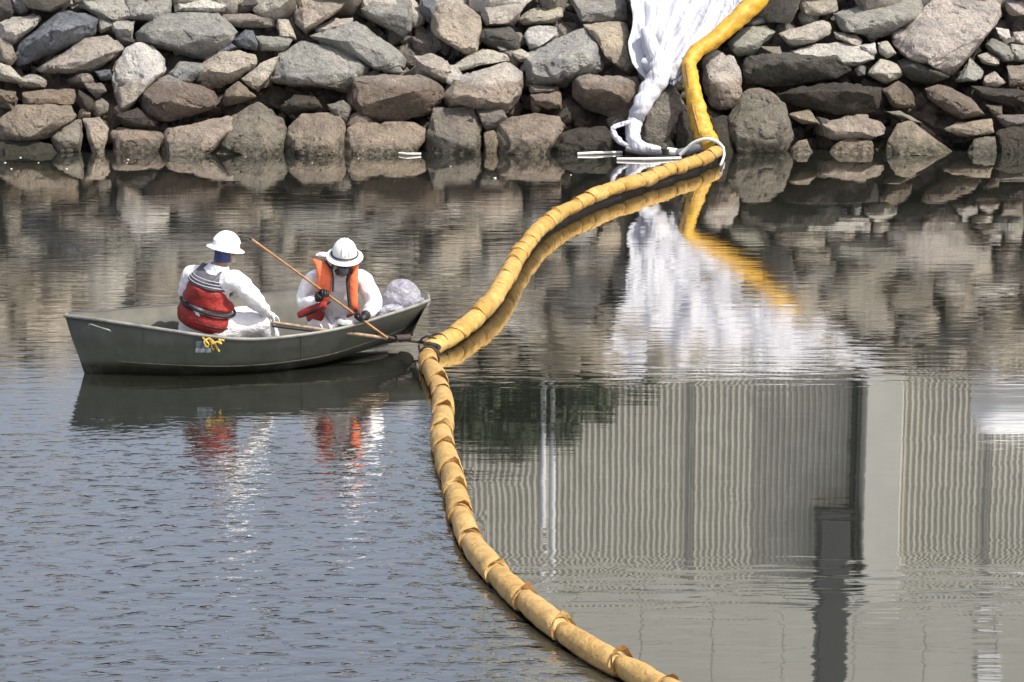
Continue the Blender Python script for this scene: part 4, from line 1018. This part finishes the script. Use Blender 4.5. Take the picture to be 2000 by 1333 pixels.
def hand(name, wrist, aim, palm_n, grip, mat, parent, s=1.0, mirror=1):
    """palm with four bent fingers and a thumb; fingers curl towards palm_n"""
    f = aim.normalized(); nrm = (palm_n - palm_n.dot(f)*f).normalized(); sd = f.cross(nrm)*mirror
    V = [(wrist, .032*s), (wrist + f*.045*s, .036*s, .026*s), (wrist + f*.085*s, .036*s, .024*s)]; E = [(0, 1), (1, 2)]
    parts = [(V, E)]
    o_ = skin_mesh(name, V, E, mat, parent, 2)
    bmj = bmesh.new(); bmj.from_mesh(o_.data)
    for k, (off_, ln) in enumerate(((-.030, .074), (-.010, .084), (.010, .078), (.030, .060))):
        base = wrist + f*.07*s + sd*off_*s; seg = ln*s/3; d = f.copy(); pts = [base]; ang = 0
        for j in range(4):
            ang += grip*(.35 if j == 0 else 1.0); d = f*math.cos(ang) + nrm*math.sin(ang); pts.append(pts[-1] + d*seg)
        t_ = skin_mesh('tmp', [(p, (.0105-.0008*j)*s) for j, p in enumerate(pts)], [(j, j+1) for j in range(4)], mat, parent, 1)
        bmj.from_mesh(t_.data); me_ = t_.data; bpy.data.objects.remove(t_); bpy.data.meshes.remove(me_)
    base = wrist + f*.025*s - sd*.030*s; pts = [base, base + (f*.6 - sd*.6 + nrm*.35)*.035*s, base + (f*.8 - sd*.45 + nrm*.9)*.055*s, base + (f*.9 - sd*.1 + nrm*1.3)*.065*s]
    t_ = skin_mesh('tmp', [(p, (.0125-.001*j)*s) for j, p in enumerate(pts)], [(j, j+1) for j in range(3)], mat, parent, 1)
    bmj.from_mesh(t_.data); me_ = t_.data; bpy.data.objects.remove(t_); bpy.data.meshes.remove(me_)
    bmj.to_mesh(o_.data); bmj.free(); o_.data.polygons.foreach_set('use_smooth', [True]*len(o_.data.polygons))
    return o_
def lathe(name, prof, M_, mat, parent, n=28, sq=1.0, sharp=45):
    V = [M_ @ Vector((r*math.cos(2*PI*k/n), r*sq*math.sin(2*PI*k/n), z)) for r, z in prof for k in range(n)]
    Fc = [(i*n+k, i*n+(k+1) % n, (i+1)*n+(k+1) % n, (i+1)*n+k) for i in range(len(prof)-1) for k in range(n)]
    return mesh(name, V, Fc, mat, parent, sharp=sharp)
def basis(fwd, up, org):
    up = up.normalized(); f = (fwd - fwd.dot(up)*up).normalized(); s = up.cross(f)   # local x = forward, y = left, z = up
    return Matrix(((f.x, s.x, up.x, org.x), (f.y, s.y, up.y, org.y), (f.z, s.z, up.z, org.z), (0, 0, 0, 1)))
def hardhat(M_, parent, goggle=False, s=1.0):
    h = .135*s
    dome = [(.122*s*math.cos(a), h*math.sin(a)) for a in [0, .15, .35, .6, .85, 1.1, 1.35, 1.5, 1.57]]
    dome = [(max(r, .001), z + .012) for r, z in dome]
    o1 = lathe('helmet', dome + [], M_, M_HAT, parent, 32, .86)
    prof = [(.118*s, .014), (.135*s, .008), (.165*s, -.006), (.172*s, -.012), (.170*s, -.017), (.13*s, .000), (.112*s, .004)]
    lathe('brim', prof, M_, M_HAT, o1 if False else parent, 32, .88)
    # crown ridges
    for dy in (-.028, 0, .028):
        pts = [M_ @ Vector((.122*s*math.cos(a), dy*s*(1 if a else 1), .012 + h*math.sin(a)*(1 if dy == 0 else .97) + -.002)) for a in np.linspace(.35, PI-.35, 12)]
        tube('crown_ridge', pts, .006*s, M_HAT, parent, 6)
    if goggle:
        pts = [M_ @ Vector((.127*s*math.cos(a), .127*.86*s*math.sin(a), .026+.004*math.cos(a*2))) for a in np.linspace(-PI, PI, 30)]
        tube('helmet_strap', pts, .008, M_VBLK, parent, 6)
        for sy in (-1, 1): tube('strap_clip', [M_ @ Vector((.02, sy*.105, .022)), M_ @ Vector((.02, sy*.130, .040))], .014, M_VBLK, parent, 6)
def loft_shell(name, ringsf, mat, parent, thick=.03, crump=.006, seedv=0):
    """ringsf: list of rows of points"""
    n = len(ringsf[0]); V = []
    for i, r_ in enumerate(ringsf):
        for j, p in enumerate(r_): V.append(p + Vector((noise.noise(p*9+Vector((seedv,0,0))), noise.noise(p*9+Vector((0,seedv,5))), noise.noise(p*9+Vector((7,3,seedv)))))*crump)
    Fc = [(i*n+k, i*n+k+1, (i+1)*n+k+1, (i+1)*n+k) for i in range(len(ringsf)-1) for k in range(n-1)]
    o_ = mesh(name, V, Fc, mat, parent); q = o_.modifiers.new('s', 'SOLIDIFY'); q.thickness = thick; q.offset = 0
    b_ = o_.modifiers.new('b', 'SUBSURF'); b_.levels = 1; b_.render_levels = 1
    return o_
def arc(M_, cx, rx, ry, z, a0, a1, n=14):
    return [M_ @ Vector((cx + rx*math.cos(a), ry*math.sin(a), z)) for a in np.linspace(a0, a1, n)]
def mid(a, b, t=.5): return a.lerp(b, t)
def person_body(J, parent, body_mat=M_SKIN):
    """J: dict of joint points. Body under the clothes: one continuous mesh"""
    V = [(J['pel'], .125, .11), (J['waist'], .115, .10), (J['chest'], .135, .11), (J['nb'], .075, .07), (J['neck'], .052), (J['head'], .082, .090), (J['top'], .070, .075),
         (J['shR'], .055), (J['elR'], .042), (J['wrR'], .030), (J['shL'], .055), (J['elL'], .042), (J['wrL'], .030),
         (J['hipR'], .085), (J['knR'], .060), (J['anR'], .042), (J['hipL'], .085), (J['knL'], .060), (J['anL'], .042)]
    E = [(0,1),(1,2),(2,3),(3,4),(4,5),(5,6),(2,7),(7,8),(8,9),(2,10),(10,11),(11,12),(0,13),(13,14),(14,15),(0,16),(16,17),(17,18)]
    return skin_mesh('body', V, E, body_mat, parent, 2)
def coverall(J, parent, k=1.0, seedv=1):
    V = [(J['pel'], .185, .165), (J['waist'], .165, .15), (J['chest'], .175, .14), (J['nb'], .105, .10), (mid(J['nb'], J['neck'], .7), .072),
         (J['shR'], .098), (mid(J['shR'], J['elR']), .096), (J['elR'], .086), (mid(J['elR'], J['wrR']), .070), (J['wrR'], .045),
         (J['shL'], .098), (mid(J['shL'], J['elL']), .096), (J['elL'], .086), (mid(J['elL'], J['wrL']), .070), (J['wrL'], .045),
         (J['hipR'], .15), (mid(J['hipR'], J['knR']), .135), (J['knR'], .112), (J['anR'], .075), (J['hipL'], .15), (mid(J['hipL'], J['knL']), .135), (J['knL'], .112), (J['anL'], .075)]
    E = [(0,1),(1,2),(2,3),(3,4),(2,5),(5,6),(6,7),(7,8),(8,9),(2,10),(10,11),(11,12),(12,13),(13,14),(0,15),(15,16),(16,17),(17,18),(0,19),(19,20),(20,21),(21,22)]
    V = [(v[0], *[q*k for q in v[1:]]) for v in V]
    return skin_mesh('coverall', V, E, M_TY, parent, 3, 0, .015, seedv)
def face(M_, parent, masked):
    """M_: head frame, x forward. Eyes, nose, ears, mouth."""
    for sy in (-1, 1):
        blob('eye', M_ @ Vector((.083, sy*.031, .005)), (.012, .012, .009), M_VBLK, parent, 0, 0, 2)
        blob('ear', M_ @ Vector((-.005, sy*.083, -.005)), (.018, .010, .030), M_SKIN, parent, .1, 0, 2)
    tube('nose', [M_ @ Vector((.085, 0, .01)), M_ @ Vector((.105, 0, -.028))], [.010, .016], M_SKIN, parent, 8)
    blob('mouth', M_ @ Vector((.084, 0, -.055)), (.008, .022, .006), M_SKIN, parent, 0, 0, 2)

# --- left worker, back to the camera
p1 = empty('person', G(415, 640, 24.85), 'worker in white coveralls, red life vest seen from behind, white hard hat', 'person', 'workers in the boat')
J = dict(pel=G(405,634,24.86), waist=G(406,598,24.84), chest=G(412,562,24.80), nb=G(424,530,24.80), neck=G(433,514,24.82), head=G(440,496,24.84), top=G(440,474,24.84),
 shR=G(460,543,24.66), elR=G(498,588,24.68), wrR=G(523,612,24.86), shL=G(374,537,24.92), elL=G(364,582,25.00), wrL=G(430,612,25.30),
 hipR=G(432,642,24.74), knR=G(520,629,24.92), anR=G(535,690,25.05), hipL=G(376,640,24.86), knL=G(500,619,25.30), anL=G(490,672,25.5))
J['top'] = J['head'] + Vector((.0, .0, .09))
person_body(J, p1); coverall(J, p1, 1.12, 3)
fw1 = Vector((.62, .78, 0)); hd1 = Vector((.80, .45, -.12)); up1 = (J['nb']-J['pel']).normalized()
Mh = basis(hd1, Vector((.10, -.02, 1)), J['head'] + Vector((0, 0, .0))); face(Mh, p1, True)
hardhat(basis(hd1, Vector((.22, .02, 1)), G(441, 484, 24.84)), p1, False, 1.14)
# blue cloth over the nape, white collar, tan dust mask
loft_shell('neck_cloth', [arc(Mh, -.004, .100, .092, z, PI*.42, PI*1.58, 14) for z in (.05, .0, -.045, -.075)], M_CLOTHB, p1, .012, .004, 1)
blob('dust_mask', Mh @ Vector((.082, 0, -.045)), (.038, .050, .050), M_PAPER, p1, .08, 3, 3)
loft_shell('collar', [arc(basis(fw1, up1, J['nb']), .01, r, r*1.05, z, PI*.1, PI*1.9, 16) for r, z in ((.115, .0), (.100, .045), (.088, .075))], M_TY, p1, .02, .008, 4)
# hands
hand('glove', J['wrR'], Vector((.75, .45, -.4)), Vector((0, 0, -1)), .35, M_TY, p1, 1.0, 1)
hand('glove', J['wrL'], Vector((.75, .45, -.3)), Vector((0, 0, -1)), .35, M_TY, p1, 1.0, -1)
# life vest
Mv = basis(fw1, up1, J['waist'])
hh = (J['nb']-J['waist']).length
def vest(M_, rowspec, mat, parent, thick, name='vest', seedv=0):
    return loft_shell(name, [arc(M_, cx, rx, ry, z, a0, a1, 20) for z, cx, rx, ry, a0, a1 in rowspec], mat, parent, thick, .010, seedv)
vlow = vest(Mv, [(-.195,.0,.205,.255,.35,2*PI-.35),(-.16,.0,.225,.30,.3,2*PI-.3),(-.09,.0,.22,.305,.3,2*PI-.3),(-.02,.0,.20,.28,.3,2*PI-.3)], M_VRED, p1, .055, 'vest_lower', 1)
vmid = vest(Mv, [(.03,.0,.20,.285,.3,2*PI-.3),(.07,.0,.20,.265,.35,2*PI-.35),(.12,.0,.205,.235,PI*.42,PI*1.58),(.17,-.005,.21,.225,PI*.52,PI*1.48),(.24,-.005,.205,.205,PI*.58,PI*1.42)], M_VRED, p1, .05, 'vest_back', 2)
yoke = vest(Mv, [(.235,-.005,.215,.235,PI*.56,PI*1.44),(.25,-.0,.212,.232,PI*.54,PI*1.46),(.28,.005,.195,.215,PI*.53,PI*1.47),(.335,.02,.16,.185,PI*.52,PI*1.48),(.375,.04,.115,.15,PI*.5,PI*1.5)], M_VGRY, p1, .03, 'vest_yoke', 3)
for z_ in (.265, .292, .32):
    tube('reflective_stripe', [q + (q-J['chest']).normalized()*.008 for q in arc(Mv, .0, .222-(z_-.255)*.5, .242-(z_-.255)*.5, z_, PI*.57, PI*1.43, 12)], .0045, M_REFL, p1, 6)
tube('waist_strap', arc(Mv, .0, .222, .312,   .004, .25, 2*PI-.25, 30), .015, M_VBLK, p1, 8)
tube('waist_strap', arc(Mv, .0, .24, .325, -.115, PI*1.1, 2*PI-.3, 18), .006, M_VBLK, p1, 8)
tube('strap_end', [G(352,598,24.95), G(349,604,24.93)], .02, M_VBLK, p1, 6)
for sy in (-1, 1):
    tube('shoulder_strap', [Mv @ Vector((-.13, sy*.125, .30)), Mv @ Vector((-.03, sy*.125, .385)), Mv @ Vector((.09, sy*.115, .33)), Mv @ Vector((.17, sy*.12, .15))], .032, M_VGRY, p1, 8)

# --- right worker, facing the camera, head bent
p2 = empty('person', G(655, 645, 25.25), 'worker in white coveralls and open orange life vest bending over the wooden pole', 'person', 'workers in the boat')
J = dict(pel=G(652,637,25.35), waist=G(654,606,25.30), chest=G(660,568,25.22), nb=G(666,540,25.12), neck=G(668,527,25.06), head=G(671,510,25.0), top=G(671,495,25.0),
 shR=G(609,540,25.18), elR=G(594,596,25.10), wrR=G(622,586,24.92), shL=G(708,541,25.14), elL=G(733,597,25.02), wrL=G(712,617,24.88),
 hipR=G(628,645,25.30), knR=G(622,640,25.12), anR=G(616,672,25.3), hipL=G(676,645,25.30), knL=G(682,634,25.08), anL=G(680,662,25.35))
J['top'] = J['head'] + Vector((.01, -.01, .085))
person_body(J, p2); coverall(J, p2, 1.12, 11)
fw2 = Vector((.12, -1, 0)); hd2 = Vector((.12, -.86, -.50)); up2 = (J['nb']-J['pel']).normalized()
Mh = basis(hd2, Vector((.06, -.50, .86)), J['head'] + Vector((0, -.01, 0))); face(Mh, p2, True)
hardhat(basis(hd2, Vector((.05, -.30, .95)), G(673, 499, 25.0)), p2, True, 1.22)
blob('respirator', Mh @ Vector((.078, 0, -.055)), (.055, .060, .055), M_MASK, p2, .1, 3, 3)
for sy in (-1, 1): tube('respirator_filter', [Mh @ Vector((.075, sy*.05, -.065)), Mh @ Vector((.085, sy*.085, -.075))], .030, M_VBLK, p2, 12)
loft_shell('goggles', [arc(Mh, .01, .092, .084, z, -.9, .9, 12) for z in (.03, .012, -.012)], M_VBLK, p2, .014, .001, 1)
loft_shell('hood', [arc(Mh, -.01, r, r*.98, z, PI*.38, PI*1.62, 14) for r, z in ((.095, .03), (.105, -.02), (.115, -.07), (.13, -.11))], M_MASK, p2, .014, .006, 6)
blob('hood_flap', G(634, 498, 25.15), (.085, .07, .022), M_TY, p2, .35, 5, 3)
Mv = basis(fw2, up2, J['waist'])
g0 = .62
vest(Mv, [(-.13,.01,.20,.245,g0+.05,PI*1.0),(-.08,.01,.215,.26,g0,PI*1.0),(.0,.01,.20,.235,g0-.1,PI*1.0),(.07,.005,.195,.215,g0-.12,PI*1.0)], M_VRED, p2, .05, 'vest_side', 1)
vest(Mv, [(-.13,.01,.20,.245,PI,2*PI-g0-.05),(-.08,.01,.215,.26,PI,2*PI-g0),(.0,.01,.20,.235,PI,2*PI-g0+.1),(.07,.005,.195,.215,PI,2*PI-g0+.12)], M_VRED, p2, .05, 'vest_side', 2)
def panel(pts_w, mat, name, parent, thick=.045, seedv=0):
    rows_ = []
    for a, b in pts_w: rows_.append([a.lerp(b, t_) + Vector((0, -.022*math.sin(t_*PI), 0)) for t_ in np.linspace(0, 1, 6)])
    return loft_shell(name, rows_, mat, parent, thick, .006, seedv)
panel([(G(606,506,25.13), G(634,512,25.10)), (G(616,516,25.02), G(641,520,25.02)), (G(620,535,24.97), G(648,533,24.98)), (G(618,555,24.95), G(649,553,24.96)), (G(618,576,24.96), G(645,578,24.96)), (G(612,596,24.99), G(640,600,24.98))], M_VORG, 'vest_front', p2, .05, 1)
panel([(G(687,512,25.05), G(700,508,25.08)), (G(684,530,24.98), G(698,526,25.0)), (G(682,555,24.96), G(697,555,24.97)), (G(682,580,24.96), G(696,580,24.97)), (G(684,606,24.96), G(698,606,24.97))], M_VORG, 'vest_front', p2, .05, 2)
tube('vest_piping', [G(636,511,25.04), G(648,526,24.96), G(651,545,24.93), G(650,570,24.92)], .010, M_VBLK, p2, 6)
tube('vest_piping', [G(681,530,24.94), G(678,550,24.92), G(680,575,24.92), G(683,600,24.92)], .016, M_VBLK, p2, 6)
tube('vest_strap', [G(584,618,25.0), G(604,612,24.9), G(630,600,24.88), G(645,590,24.9)], .013, M_VBLK, p2, 8)
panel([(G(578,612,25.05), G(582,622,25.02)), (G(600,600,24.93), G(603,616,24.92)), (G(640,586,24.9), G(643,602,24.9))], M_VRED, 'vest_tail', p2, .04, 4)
# pole and gloves
pole = empty('wooden_pole', G(757, 660, 24.80), 'long thin wooden pole held slanting by the right worker', 'pole')
pA, pB = G(492,468,24.84), G(757,661,24.78)
tube('shaft', [pA.lerp(pB, t_) for t_ in np.linspace(0, 1, 8)], .0125, M_WOOD, pole, 10)
tube('tip', [pA + (pA-pB).normalized()*.03, pA], .016, M_VBLK, pole, 8)
h1 = pA.lerp(pB, (631-492)/265.); h2 = pA.lerp(pB, (703-492)/265.)
wr1 = h1 + Vector((-.045, .03, -.05)); wr2 = h2 + Vector((.06, .05, .02))
hand('glove', wr1 , (h1 - wr1 + Vector((.02, -.04, .03))), Vector((.3, -.8, -.4)), .75, M_GLOVE, p2, 1.25, 1)
hand('glove', wr2, (h2 - wr2 + Vector((-.02, -.04, -.02))), Vector((-.4, -.7, .1)), .75, M_GLOVE, p2, 1.25, -1)
blob('glove_cuff', mid(J['wrR'], wr1, .7), (.048, .045, .05), M_GLOVE, p2, .15, 1, 3)
blob('glove_cuff', mid(J['wrL'], wr2, .6), (.050, .045, .05), M_GLOVE, p2, .15, 2, 3)
